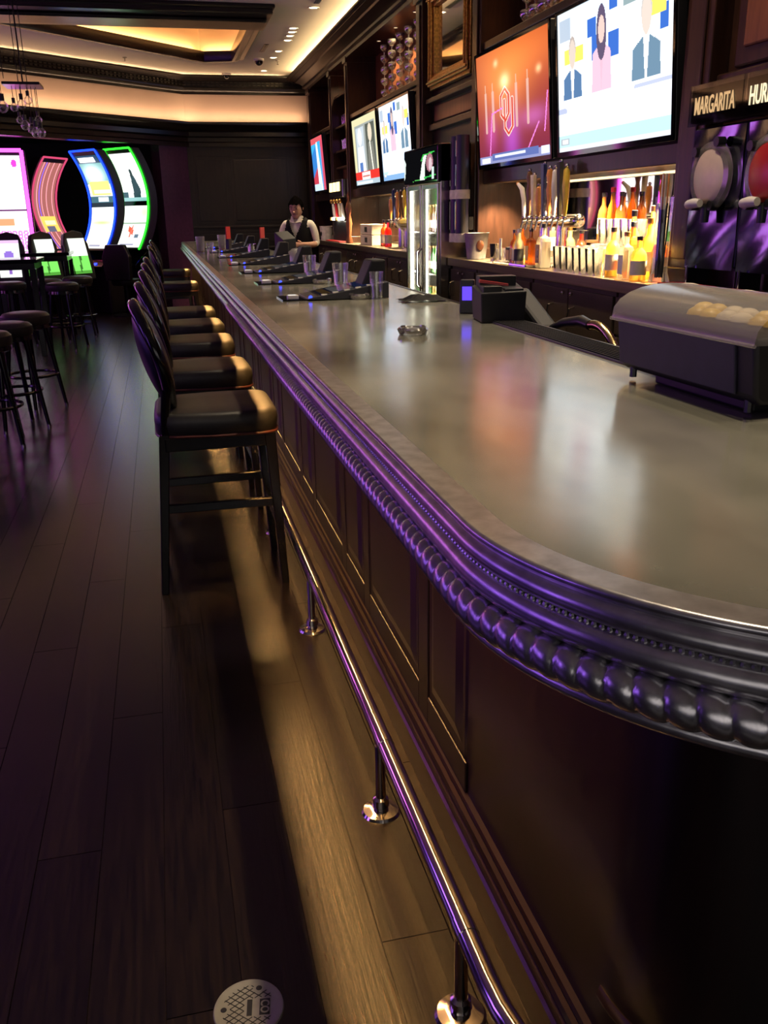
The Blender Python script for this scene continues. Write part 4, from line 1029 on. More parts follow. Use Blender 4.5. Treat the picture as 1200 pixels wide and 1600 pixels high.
def tap_tower(loc, rz, handles, label, L=0.62, zz=0.30):
    t = thing('beer_tap_tower', label, 'beer taps', loc, rz)
    for y in (-L*0.18, L*0.18):
        MB().lathe([(0.055, 0), (0.055, 0.012), (0.038, 0.016), (0.036, zz-0.02)], (0, y, 0), 18).build('column', 'chrome', t)
    MB().cyl((0, -L/2, zz), (0, L/2, zz), 0.042, n=18).build('tap_rail', 'chrome', t)
    for s in (-1, 1): MB().ball((0, s*L/2, zz), 0.043, 14, 8, (1, 0.45, 1)).build('end_cap', 'chrome', t)
    n = len(handles)
    for i, (m_, hh, sh) in enumerate(handles):
        y = L/2*0.86-i*(L*0.86)/(n-1)
        f_ = MB().cyl((-0.03, y, zz), (-0.085, y, zz-0.005), 0.013, n=10).cyl((-0.08, y, zz), (-0.095, y, zz-0.06), 0.009, 0.007, 8).ball((-0.075, y, zz+0.02), 0.016, 10, 6).build('faucet', 'chrome', t)
        b0 = (-0.075, y, zz+0.03)
        mb = MB()
        if sh == 'bar': mb.hexa([(b0[0]-0.010, y-0.014, b0[2]), (b0[0]+0.010, y-0.014, b0[2]), (b0[0]+0.010, y+0.014, b0[2]), (b0[0]-0.010, y+0.014, b0[2]), (b0[0]-0.022, y-0.026, b0[2]+hh), (b0[0]+0.004, y-0.026, b0[2]+hh), (b0[0]+0.004, y+0.026, b0[2]+hh), (b0[0]-0.022, y+0.026, b0[2]+hh)])
        elif sh == 'turned': mb.lathe([(0.008, 0), (0.016, hh*0.15), (0.012, hh*0.3), (0.022, hh*0.55), (0.015, hh*0.72), (0.024, hh*0.86), (0.016, hh*0.97), (0, hh)], b0, 12)
        elif sh == 'paddle': mb.lathe([(0.010, 0), (0.014, hh*0.2), (0.024, hh*0.6), (0.020, hh*0.92), (0, hh)], b0, 12)
        else: mb.tube([b0, (b0[0], y+0.01, b0[2]+hh*0.5), (b0[0], y+0.05, b0[2]+hh*0.85), (b0[0], y+0.12, b0[2]+hh)], [0.012, 0.016, 0.018, 0.012], 10)
        h_ = mb.build('handle', m_, t, bevel=0.003 if sh == 'bar' else 0)
        MB().ball((b0[0], y+(0.13 if sh == 'hook' else 0), b0[2]+hh+0.004), 0.013, 10, 6).build('finial', 'chrome' if sh != 'hook' else 'handle_orange', h_)
    B(-0.16, -L*0.14, 0, -0.05, L*0.14, 0.012).build('drip_tray', 'steel', t, smooth=False, bevel=0.003)
    return t
tap_tower((2.62, 5.90, TOP), 0, [('card_white', 0.22, 'hook'), ('handle_brown', 0.30, 'turned'), ('handle_cream', 0.27, 'bar'), ('handle_orange', 0.20, 'paddle'), ('handle_blue', 0.33, 'bar'), ('handle_orange', 0.30, 'turned'), ('card_white', 0.30, 'paddle'), ('label_black', 0.33, 'bar'), ('handle_yellow', 0.30, 'paddle')], 'chrome beer tap tower with nine assorted handles below the orange television', 0.80, 0.30)
tap_tower((2.62, 9.85, TOP), 0, [('handle_orange', 0.22, 'paddle'), ('handle_blue', 0.30, 'bar'), ('handle_orange', 0.28, 'turned'), ('handle_brown', 0.28, 'bar'), ('handle_yellow', 0.30, 'paddle')], 'distant chrome beer tap tower with orange and yellow handles', 0.70, 0.28)
# straw holder
t = thing('straw_holder', 'tall clear holder with black and tan straws beside the drink machines', 'straw holder', (2.475, 4.23, TOP))
MB().lathe([(0.0, 0.004), (0.055, 0.004), (0.05, 0.03), (0.040, 0.06), (0.042, 0.30), (0.046, 0.42)], n=18).build('jar', 'glass', t)
for i in range(14):
    a = i*2.4; r1 = 0.008+0.020*((i*7) % 5)/5
    MB().cyl((r1*math.cos(a), r1*math.sin(a), 0.03), (r1*1.3*math.cos(a+0.4), r1*1.3*math.sin(a+0.4), 0.36+0.01*(i % 4)), 0.004, n=6).build('straw', 'label_black', t)
for i in range(5): MB().box(-0.02+i*0.008, -0.004+0.006*(i % 2), 0.36, -0.017+i*0.008, 0.008, 0.53).build('pick', ('handle_cream', 'handle_orange', 'card_white')[i % 3], t, smooth=False)
# small goods between cooler and near taps
t = thing('ice_bucket', 'pale printed bucket on the counter beside the glass cooler', 'bucket', (2.52, 7.18, TOP))
MB().lathe([(0.0, 0.003), (0.075, 0.003), (0.10, 0.20), (0.104, 0.205), (0.098, 0.205), (0.073, 0.008), (0, 0.008)], n=20).build('wall', 'pale_bucket', t)
MB().ball((0, -0.09, 0.11), 0.035, 12, 8, (0.9, 0.35, 1.2)).build('emblem', 'panel_wood', t)
t = thing('steel_shaker', 'steel cocktail shaker on the counter left of the near bottles', 'shaker', (2.55, 6.83, TOP))
MB().lathe([(0.0, 0), (0.033, 0.0), (0.042, 0.13), (0.0, 0.13)], n=16).build('tin', 'chrome', t)
t = thing('tumbler', 'small clear tumbler holding a white card beside the shaker', 'glass', (2.55, 6.70, TOP))
MB().lathe([(0.0, 0.006), (0.03, 0.006), (0.036, 0.095), (0.038, 0.096), (0.033, 0.0), (0, 0)], n=14).build('wall', 'glass', t)
B(-0.004, -0.02, 0.01, 0.0, 0.025, 0.17).build('card', 'card_white', t, smooth=False)
t = thing('menu_stand', 'small dark box standing left of the amber bottles', 'box', (2.58, 6.56, TOP))
B(-0.03, -0.04, 0, 0.03, 0.04, 0.11).build('case', 'black_plastic', t, smooth=False, bevel=0.004); B(-0.033, -0.03, 0.02, -0.03, 0.03, 0.09).build('card', 'label_tan', t, smooth=False)
# twin cup dispensers on the pilaster
for y, lb in ((7.29, 'black tube cup dispenser nearer the orange television'), (7.43, 'black tube cup dispenser nearer the glass cooler')):
    t = thing('cup_dispenser', lb, 'dispenser', (2.43, y, 1.22), group='cup dispensers on the pilaster')
    MB().cyl((0, 0, 0.05), (0, 0, 0.82), 0.055, n=18).build('tube', 'black_plastic', t)
    for z in (0.0, 0.34): MB().cyl((0, 0, z), (0, 0, z+0.07), 0.062, n=18).build('band', 'pale_bucket', t)
    for z0, z1 in ((0.10, 0.32), (0.44, 0.60), (0.66, 0.78)): MB().box(-0.060, -0.008, z0, -0.052, 0.008, z1).build('slot', 'steel', t, smooth=False)
    MB().box(0.05, -0.03, 0.1, 0.088, 0.03, 0.2).build('bracket', 'dark_metal', t, smooth=False)

# far part of the back counter
t = thing('drink_dispenser', 'distant lit drink dispenser with row of taps under the farthest television', 'dispenser', (2.50, 13.2, TOP))
B(0.05, -0.5, 0.0, 0.4, 0.5, 0.28).build('lower_case', 'black_satin', t, smooth=False, bevel=0.01)
B(0.0, -0.5, 0.60, 0.4, 0.5, 0.83).build('head', 'steel', t, smooth=False, bevel=0.01)
B(0.25, -0.5, 0.28, 0.4, 0.5, 0.60).build('back_case', 'backbar_wood', t, smooth=False)
for i in range(3): B(-0.006, 0.44-i*0.27, 0.68, 0.0, 0.24-i*0.27, 0.80).build('lit_sign', 'tap_sign', t, smooth=False)
for i, m_ in enumerate(('card_white', 'red_plastic', 'handle_cream', 'card_white')):
    y = 0.38-i*0.22
    MB().cyl((0.06, y, 0.30), (0.03, y, 0.52), 0.030, 0.02, 10).build('tap_lever', m_, t)
    MB().box(-0.02, y-0.05, 0.29, 0.05, y+0.05, 0.33).build('tap_foot', 'lamp_white' if i % 2 else 'gold', t, smooth=False)
    MB().ball((0.01, y, 0.55), 0.03, 10, 6).build('valve', 'gold', t)
for i in range(2):
    t = thing('cream_carton', ('cream carton lying at the bottom of the pair beside the far taps', 'cream carton stacked on top of the other beside the far taps')[i], 'box', (2.52, 11.35, TOP+i*0.125), group='cream cartons')
    B(0, -0.33, 0, 0.2, 0.33, 0.12).build('carton', 'cream_box', t, smooth=False, bevel=0.004)
    B(-0.002, -0.07, 0.03, 0.0, 0.07, 0.09).build('mark', 'label_black', t, smooth=False)
t = thing('bar_mat', 'red bar mat on the counter behind the bartender', 'bar mat', (2.41, 13.1, TOP+0.003))
B(0, -0.55, 0, 0.12, 0.55, 0.012).build('mat_body', 'red_plastic', t, smooth=False, bevel=0.003)
t = thing('white_bucket', 'small white tub with dark badge behind the bartender', 'tub', (2.5, 14.02, TOP))
MB().lathe([(0.0, 0.0), (0.09, 0.0), (0.11, 0.2), (0.115, 0.205), (0, 0.205)], n=18).build('tub', 'pale_bucket', t)
MB().ball((-0.09, -0.02, 0.1), 0.04, 10, 8, (0.3, 0.9, 1)).build('badge', 'label_black', t)
t = thing('pepper_mill', 'slim wooden mill standing between dispenser and cartons', 'mill', (2.48, 12.2, TOP))
MB().lathe([(0.05, 0), (0.05, 0.02), (0.03, 0.10), (0.045, 0.25), (0.028, 0.36), (0.045, 0.44), (0.03, 0.50), (0.012, 0.54), (0.02, 0.60), (0, 0.66)], n=14).build('turned_body', 'panel_wood', t)
for i, (y, g_, lb) in enumerate(((10.55, 'amber_glass', 'amber bottle glowing left of the far beer taps'), (10.35, 'red_glass', 'red bottle just left of the far beer taps'), (9.25, 'green_glass', 'green bottle right of the far beer taps beside the cooler'), (10.1, 'gold_glass', 'golden bottle behind the far beer taps'), (9.6, 'clear_bottle', 'clear bottle behind the far beer taps'))):
    bottle((2.56+0.16*(i > 1), y, TOP), 0.30, 0.042, g_, 'label_paper', 'black_plastic', 'round', lb, 'spirit bottles by the far taps')
t = thing('fruit_bowl', 'wide clear footed bowl of golden snacks beside the far taps', 'bowl', (2.50, 9.29, TOP))
MB().lathe([(0.0, 0.0), (0.06, 0.0), (0.02, 0.02), (0.02, 0.14), (0.06, 0.20), (0.13, 0.26), (0.135, 0.30), (0.12, 0.26), (0, 0.20)], n=18).build('bowl', 'glass', t)
MB().ball((0, 0, 0.27), 0.11, 12, 6, (1, 1, 0.45)).build('snacks', 'handle_yellow', t)

# ---- glass stacks on the upper shelves
def goblet():
    t = thing('stemmed_glass', 'g', 'glass')
    MB().lathe([(0.0, 0.0), (0.040, 0.0), (0.038, 0.006), (0.008, 0.014), (0.008, 0.045), (0.030, 0.060), (0.048, 0.090), (0.046, 0.118), (0.043, 0.118), (0.044, 0.090), (0, 0.062)], n=14).build('wall', 'crystal', t)
    return t
g0 = None
def stack(y, x, n, lb, grp, z0=ZT1+0.045, dz=0.119):
    global g0
    for k in range(n):
        loc = (x, y, z0+k*dz)
        l2 = 'stemmed glass, %s from the bottom, in %s' % (ORD[k], lb)
        if g0 is None: g0 = goblet(); g0.location = loc; tag(g0, l2, 'glass', grp)
        else: dup(g0, loc, label=l2, group=grp)
for i in range(5):
    stack(9.62+i*0.36, 2.72+(0.0), 5, 'the %s stack over the far presenters' % ('nearest', 'second nearest', 'middle', 'second farthest', 'farthest')[i], 'stemmed glasses above the far televisions')
for i in range(4):
    stack(6.75-i*0.16, 2.72, 3, 'the %s stack over the orange sports screen' % ('leftmost', 'second left', 'third left', 'rightmost')[i], 'stemmed glasses above the orange television')
stack(14.3, 2.72, 5, 'the stack over the farthest television', 'stemmed glasses above the farthest television')
for i in range(8):
    dup(t0, (2.72, 12.80+i*0.11, 2.33), label='upright glass %s from the right on the lower narrow far shelf' % ORD[i], group='glasses in the narrow bay, lower shelf')
    dup(t0, (2.72, 12.80+i*0.11, 2.65), label='upright glass %s from the right on the upper narrow far shelf' % ORD[i], group='glasses in the narrow bay, upper shelf')
for (ya, yb, pw) in ((4.36, 7.26, 1.5), (9.2, 12.45, 3)):
    strip_light('soffit_fill_strip', (XF+0.13, (ya+yb)/2, ZS-0.024), (0.1, 0, -1), (0, 1, 0), 0.12, yb-ya, pw, WARM)  # added fill under the soffit, brightens counter and bottles
# lamps of the back bar: small soffit downlights, plus added shelf lamps
def puck(loc, label, power, color=WARM, angle=110, grp='soffit downlights over the back counter'):
    t = thing('soffit_light', label, 'light', loc, group=grp)
    MB().lathe([(0.0, 0.0), (0.022, 0.0), (0.030, -0.003), (0.030, 0.0)], n=16).build('trim_ring', 'steel', t)
    MB().lathe([(0.0, -0.002), (0.020, -0.002)], n=16).build('lens', 'lamp_warm' if loc[2] < 2 else 'lamp_dim', t)
    spot_light('soffit_lamp', (0, 0, -0.012), (0, 0, -1), power, color, angle, 0.7, 0.02, t)
for i, y in enumerate((4.48, 4.85, 5.25, 5.65, 6.1, 6.6, 7.1)): puck((2.72, y, ZS-0.02), 'soffit downlight over the near back counter, %s from the right' % ORD[i], 230 if y < 5.8 else 115, grp='soffit downlights, near bay')
for i, y in enumerate((9.45, 9.95, 10.6, 11.4, 12.1)): puck((2.72, y, ZS-0.02), 'soffit downlight over the far back counter, %s from the right' % ORD[i], 130, grp='soffit downlights, far bay')
for i, y in enumerate((9.8, 10.6, 11.4)): puck((2.74, y, ZH-0.001), 'small lamp added to light the far glass shelf, %s from the right' % ORD[i], 45, grp='added shelf lamps, far bay')  # added lamps that brighten the stemmed glasses
for i, y in enumerate((5.2, 6.4)): puck((2.74, y, ZH-0.001), 'small lamp added to light the near glass shelf, %s from the right' % ORD[i], 45, grp='added shelf lamps, near bay')
puck((2.74, 13.2, ZH-0.001), 'bright lamp at the top of the narrow far bay', 40, angle=140, grp='shelf lamp, narrow bay')
puck((2.72, 14.4, ZH-0.001), 'small lamp added to light the shelf above the farthest television', 14, grp='added shelf lamp, farthest bay')

# ------------------------------------------------------------------ things on the bar
def screen_poker(seed):
    r_ = random.Random(seed); im = Img(30, 22, (0.05, 0.05, 0.09))
    im.rect(0.04, 0.06, 0.96, 0.36, (0.05, 0.08, 0.25)); im.rect(0.04, 0.80, 0.96, 0.94, (0.25, 0.14, 0.05))
    for i in range(5): im.rect(0.06+i*0.185, 0.42, 0.21+i*0.185, 0.76, (0.5, 0.48, 0.46)); im.rect(0.10+i*0.185, 0.5, 0.15+i*0.185, 0.62, (0.5, 0.05, 0.05) if r_.random() < 0.5 else (0.03, 0.03, 0.04))
    return im
def poker():
    t = thing('poker_machine', 'p', 'gaming console')
    # local: x towards the bartender, y along the bar
    B(-0.11, -0.115, 0.0, 0.20, 0.115, 0.004).build('deck_plate', 'gloss_black', t, smooth=False)
    MB().hexa([(0.00, -0.15, 0.004), (0.37, -0.15, 0.0), (0.37, 0.15, 0.0), (0.00, 0.15, 0.004), (0.0, -0.15, 0.010), (0.37, -0.15, 0.072), (0.37, 0.15, 0.072), (0.0, 0.15, 0.010)]).build('console', 'grey_plastic', t, smooth=False, bevel=0.004)
    sl = 0.062/0.37
    raster('display', screen_poker(3), lambda u, v: (0.32-v*0.26, 0.125-u*0.25, 0.0125+sl*(0.32-v*0.26)), 'screen_small', t)
    MB().hexa([(0.045, -0.132, 0.012+sl*0.045), (0.33, -0.132, 0.012+sl*0.33), (0.33, 0.132, 0.012+sl*0.33), (0.045, 0.132, 0.012+sl*0.045), (0.045, -0.132, 0.0145+sl*0.045), (0.33, -0.132, 0.0145+sl*0.33), (0.33, 0.132, 0.0145+sl*0.33), (0.045, 0.132, 0.0145+sl*0.045)]).build('glass_pane', 'thin_glass', t, smooth=False)
    for i in range(6):
        x = 0.06+i*0.052
        MB().box(x, -0.148, 0.011+sl*x, x+0.026, -0.136, 0.017+sl*x).build('button', 'white_plastic', t, smooth=False)
    h_ = MB().hexa([(0.26, -0.075, 0.055), (0.37, -0.075, 0.0), (0.37, 0.085, 0.0), (0.26, 0.085, 0.055), (0.31, -0.075, 0.165), (0.375, -0.075, 0.165), (0.375, 0.085, 0.165), (0.31, 0.085, 0.165)]).build('display_box', 'black_satin', t, smooth=False, bevel=0.008)
    im = Img(16, 14, (0.05, 0.04, 0.06)); im.rect(0.12, 0.2, 0.5, 0.85, (0.45, 0.42, 0.42)); im.rect(0.55, 0.3, 0.9, 0.8, (0.18, 0.14, 0.12))
    raster('panel_print', im, lambda u, v: (0.3085-v*0.045*0.95+0.0-0.001, 0.07-u*0.13, 0.158-v*0.095), 'screen_small', h_)
    b_ = B(-0.085, -0.095, 0.004, -0.035, -0.06, 0.022).build('bill_slot', 'white_plastic', t, smooth=False, bevel=0.003)
    B(-0.080, -0.090, 0.022, -0.045, -0.066, 0.0235).build('lit_slot', 'white_led', b_, smooth=False)
    MB().ball((0.012, -0.135, 0.013), 0.009, 10, 6).build('blue_light', 'blue_led', t)
    return t
pk = poker(); pk.location = (0.62, 4.15, TOP); tag(pk, 'inset video poker console nearest the camera, clear tumbler at its corner', 'gaming console', 'video poker consoles along the bar')
for y, lb in ((5.20, 'second video poker console from the near end of the bar'), (6.25, 'third video poker console from the near end of the bar'), (7.40, 'fourth video poker console, just before the steel tin'), (8.75, 'fifth video poker console from the near end of the bar'), (10.05, 'sixth video poker console beside the red card'), (11.4, 'farthest video poker console near the bar end')):
    dup(pk, (0.62, y, TOP), label=lb)

def tumbler(loc, h, r, label, m_='glass', name='tumbler', liquid=None):
    t = thing(name, label, 'glass', loc)
    MB().lathe([(0.0, 0.010), (r*0.78, 0.010), (r*0.97, h), (r, h+0.001), (r, h), (r*0.80, 0.0), (0, 0)], n=18).build('wall', m_, t)
    if liquid: MB().lathe([(0.0, 0.011), (r*0.76, 0.011), (r*0.82, h*liquid[1]), (0, h*liquid[1])], n=16).build('drink', liquid[0], t)
    return t
tumbler((0.925, 3.97, TOP), 0.118, 0.032, 'clear straight tumbler at the corner of the nearest poker console')
tumbler((0.895, 4.66, TOP), 0.125, 0.042, 'clear wide tumbler between the nearest two poker consoles')
tumbler((0.90, 5.70, TOP), 0.125, 0.042, 'clear tumbler between the second and third poker consoles')
tumbler((0.415, 9.93, TOP), 0.17, 0.048, 'tall clear cup near the far front edge of the bar', 'frost', 'plastic_cup', ('amber_glass', 0.12))
tumbler((0.53, 10.25, TOP), 0.10, 0.042, 'small clear glass beside the tall cup at the far end')
tumbler((0.68, 10.55, TOP), 0.17, 0.048, 'tall clear cup beside the sixth poker console', 'frost', 'plastic_cup', ('red_glass', 0.15))
t = thing('steel_tin', 'small bright steel tin on the far bar top', 'tin', (0.90, 9.35, TOP)); MB().lathe([(0, 0), (0.042, 0), (0.05, 0.10), (0.047, 0.10), (0.04, 0.006), (0, 0.006)], n=16).build('wall', 'chrome', t)
def ashtray(loc, label, s=1.0):
    t = thing('ashtray', label, 'ashtray', loc)
    MB().lathe([(0.0, 0.006*s), (0.036*s, 0.006*s), (0.044*s, 0.020*s), (0.052*s, 0.024*s), (0.058*s, 0.018*s), (0.050*s, 0.0), (0, 0)], n=20).build('dish', 'crystal', t)
    for k in range(4):
        a = k*PI/2+0.5; MB().xf(Matrix.Rotation(a, 4, 'Z')).cyl((0.042*s, 0, 0.024*s), (0.060*s, 0, 0.022*s), 0.005*s, n=8).build('rest', 'crystal', t)
    return t
ashtray((0.752, 2.735, TOP), 'clear glass ashtray alone on the open bar top', 0.85)
ashtray((0.858, 4.02, TOP), 'clear glass ashtray beside the nearest tumbler', 1.0)
ashtray((0.86, 5.02, TOP), 'clear glass ashtray by the second poker console', 1.0)

# napkin caddy with a red pen
t = thing('napkin_caddy', 'black bar caddy with divided top and a red pen', 'caddy', (1.135, 2.99, TOP), math.radians(-8))
MB().hexa([(-0.075, -0.075, 0), (0.075, -0.075, 0), (0.075, 0.085, 0), (-0.075, 0.085, 0), (-0.08, -0.08, 0.10), (0.08, -0.08, 0.105), (0.08, 0.09, 0.125), (-0.08, 0.09, 0.115)]).build('body', 'black_satin', t, smooth=False, bevel=0.005)
B(-0.07, -0.07, 0.09, -0.005, 0.0, 0.122).build('divider', 'black_plastic', t, smooth=False, bevel=0.003)
B(-0.065, 0.02, 0.11, 0.065, 0.085, 0.150).build('rear_pocket', 'black_plastic', t, smooth=False, bevel=0.003)
B(0.005, -0.07, 0.10, 0.07, 0.0, 0.113).build('napkin', 'grey_plastic', t, smooth=False, bevel=0.002)
MB().hexa([(-0.075, -0.03, 0.132), (0.02, -0.055, 0.120), (0.02, -0.040, 0.120), (-0.075, -0.012, 0.132), (-0.075, -0.03, 0.142), (0.02, -0.055, 0.128), (0.02, -0.040, 0.128), (-0.075, -0.012, 0.142)]).build('pen', 'red_plastic', t, smooth=False)
t = thing('order_pager', 'small hand terminal with glowing blue screen behind the caddy', 'terminal', (1.105, 3.24, TOP), math.radians(65))
MB().hexa([(-0.01, -0.03, 0.0), (0.02, -0.03, 0), (0.02, 0.03, 0), (-0.01, 0.03, 0), (-0.015, -0.026, 0.125), (0.010, -0.026, 0.125), (0.010, 0.026, 0.125), (-0.015, 0.026, 0.125)]).build('case', 'grey_plastic', t, smooth=False, bevel=0.005)
MB().hexa([(-0.0175, -0.018, 0.05), (-0.0145, -0.018, 0.05), (-0.0145, 0.018, 0.05), (-0.0175, 0.018, 0.05), (-0.020, -0.018, 0.10), (-0.016, -0.018, 0.10), (-0.016, 0.018, 0.10), (-0.020, 0.018, 0.10)]).build('screen', 'blue_screen', t, smooth=False)
t = thing('bar_cloth', 'crumpled black rag lying on the rear edge of the bar', 'cloth', (1.09, 3.80, TOP))
mb = MB(); q = []; r_ = random.Random(5)
for j in range(9):
    for i in range(11):
        x = -0.10+0.02*i; y = -0.07+0.0175*j
        e = max(0, 1-(x/0.105)**2)*max(0, 1-(y/0.075)**2)
        q.append((x+0.008*math.sin(j*2.1), y+0.006*math.sin(i*1.7), 0.002+0.03*e*(0.55+0.45*math.sin(i*1.3+j*0.9))+0.004*r_.random()))
mb.add(q, [(j*11+i, j*11+i+1, j*11+i+12, j*11+i+11) for j in range(8) for i in range(10)]).build('fabric', 'rubber', t)
# ribbed rubber mat on the rear edge
t = thing('rubber_mat', 'long ribbed grey rubber mat along the rear edge of the bar', 'mat', (1.085, 1.55, TOP))
B(0, 0, 0, 0.11, 1.38, 0.004).build('mat_body', 'grey_plastic', t, smooth=False)
for k in range(8): B(0.006+k*0.0133, 0.0, 0.004, 0.012+k*0.0133, 1.38, 0.0075).build('rib', 'rubber', t, smooth=False)
# soda gun with steel hose behind the bar
t = thing('soda_gun', 'black soda gun on a ribbed steel hose behind the bar edge', 'soda gun', (1.25, 2.55, TOP-0.03))
MB().tube([(0.0, 0.24, 0.02), (0.01, 0.16, 0.045), (0.02, 0.06, 0.06), (0.02, 0.0, 0.055)], [0.012, 0.017, 0.02, 0.016], 12).build('gun_handle', 'black_plastic', t)
mb = MB(); pts = []; rr = []
for i in range(61):
    s = i/60; pts.append((0.02+0.03*s, -0.22*s, 0.055+0.03*math.sin(s*PI)*0.6-0.20*s*s)); rr.append(0.0125+0.0022*(i % 2))
mb.tube(pts, rr, 12).build('hose', 'brass_hose', t, ang=60)
MB().tube([(0, 0.24, 0.02), (-0.01, 0.30, 0.01), (-0.01, 0.34, -0.02)], 0.008, 8).build('nozzle', 'chrome', t)
t = thing('bar_blender_holster', 'slanted black holster behind the caddy on the bartender side', 'holster', (1.25, 2.98, TOP-0.06))
MB().hexa([(-0.02, -0.14, 0.0), (0.05, -0.14, 0), (0.05, 0.14, 0.0), (-0.02, 0.14, 0), (-0.02, -0.14, 0.05), (0.05, -0.14, 0.05), (0.05, 0.14, 0.16), (-0.02, 0.14, 0.16)]).build('body', 'black_satin', t, smooth=False, bevel=0.012)

# big garnish tray with smoked dome lid
t = thing('garnish_tray', 'large black garnish tray with rounded smoky lid at the near right', 'garnish tray', (1.045, 1.60, TOP), math.radians(2))
B(-0.012, -0.19, 0.0, 0.15, 0.14, 0.024).build('stand', 'black_satin', t, smooth=False, bevel=0.004)
prof = [(-0.045, 0.034), (-0.058, 0.135), (-0.050, 0.142), (0.20, 0.155), (0.20, 0.036), (0.16, 0.022), (-0.03, 0.022)]
MB().prism(prof, -0.235, 0.235, 'y').build('tray_body', 'black_satin', t, smooth=True, bevel=0.008)
MB().hexa([(-0.052, -0.185, 0.036), (-0.046, -0.185, 0.036), (-0.046, 0.225, 0.036), (-0.052, 0.225, 0.036), (-0.063, -0.185, 0.130), (-0.055, -0.185, 0.130), (-0.055, 0.225, 0.130), (-0.063, 0.225, 0.130)]).build('front_panel', 'tray_face', t, smooth=False, bevel=0.002)
lidp = []
for k in range(13):
    a = PI*k/12; lidp.append((0.070-0.138*math.cos(a), 0.132+0.072*math.sin(a)**0.8))
mb = MB(); n = len(lidp)
ys = (-0.245, 0.245); q = [(x, y, z) for y in ys for x, z in lidp]
fs = [(i, i+1, n+i+1, n+i) for i in range(n-1)] + [tuple(range(n)), tuple(range(2*n-1, n-1, -1))]
lid = mb.add(q, fs).build('lid', 'smoke_lid', t, ang=50)
MB().tube([(lidp[0][0], -0.247, lidp[0][1]), (lidp[0][0], 0.247, lidp[0][1])], 0.0035, 8).build('lid_rim', 'frost', lid)
MB().xf(Matrix.Translation((0.11, -0.243, 0.09))).cyl((0, -0.01, 0), (0, 0.005, 0), 0.042, n=24).build('hinge_ring', 'frost', t)
MB().xf(Matrix.Translation((0.11, -0.248, 0.09))).cyl((0, -0.012, 0), (0, 0.005, 0), 0.034, n=24).build('hinge_disc', 'black_plastic', t)
for i, (m_, y) in enumerate((('handle_yellow', 0.08), ('label_paper', -0.02), ('handle_yellow', -0.12))):
    for k in range(4): MB().ball((0.05+0.03*(k % 2), y+0.022*k-0.03, 0.150+0.006*(k % 2)), 0.024, 10, 6, (1, 1, 0.7)).build('fruit', m_, t)
for y in (-0.2, 0.2): MB().cyl((-0.03, y, 0.005), (-0.03, y, 0.03), 0.008, n=8).build('foot', 'black_plastic', t)

# red cards, domed cake cover and caddy near the bartender
for (x, y, lb) in ((0.78, 10.9, 'small red card holder at the far end of the bar'), (1.03, 9.55, 'red card holder standing beside the fifth poker console')):
    t = thing('card_holder', lb, 'card holder', (x, y, TOP), math.radians(-20))
    B(-0.02, -0.06, 0, 0.02, 0.06, 0.12).build('base', 'black_plastic', t, smooth=False, bevel=0.004)
    B(-0.005, -0.085, 0.12, 0.005, 0.085, 0.255).build('card', 'red_plastic', t, smooth=False)
t = thing('napkin_caddy', 'dark square caddy on the bar in front of the bartender', 'caddy', (1.10, 8.3, TOP), math.radians(25))
MB().hexa([(-0.07, -0.07, 0), (0.07, -0.07, 0), (0.07, 0.07, 0), (-0.07, 0.07, 0), (-0.07, -0.07, 0.16), (0.07, -0.07, 0.17), (0.07, 0.07, 0.235), (-0.07, 0.07, 0.225)]).build('body', 'black_satin', t, smooth=False, bevel=0.005)
t = thing('plate_dome', 'clear plastic dome in front of the bartender', 'dome', (1.12, 7.75, TOP))
MB().lathe([(0.085, 0.0), (0.083, 0.04), (0.07, 0.075), (0.04, 0.098), (0, 0.105)], n=20).build('dome', 'smoke_lid', t)

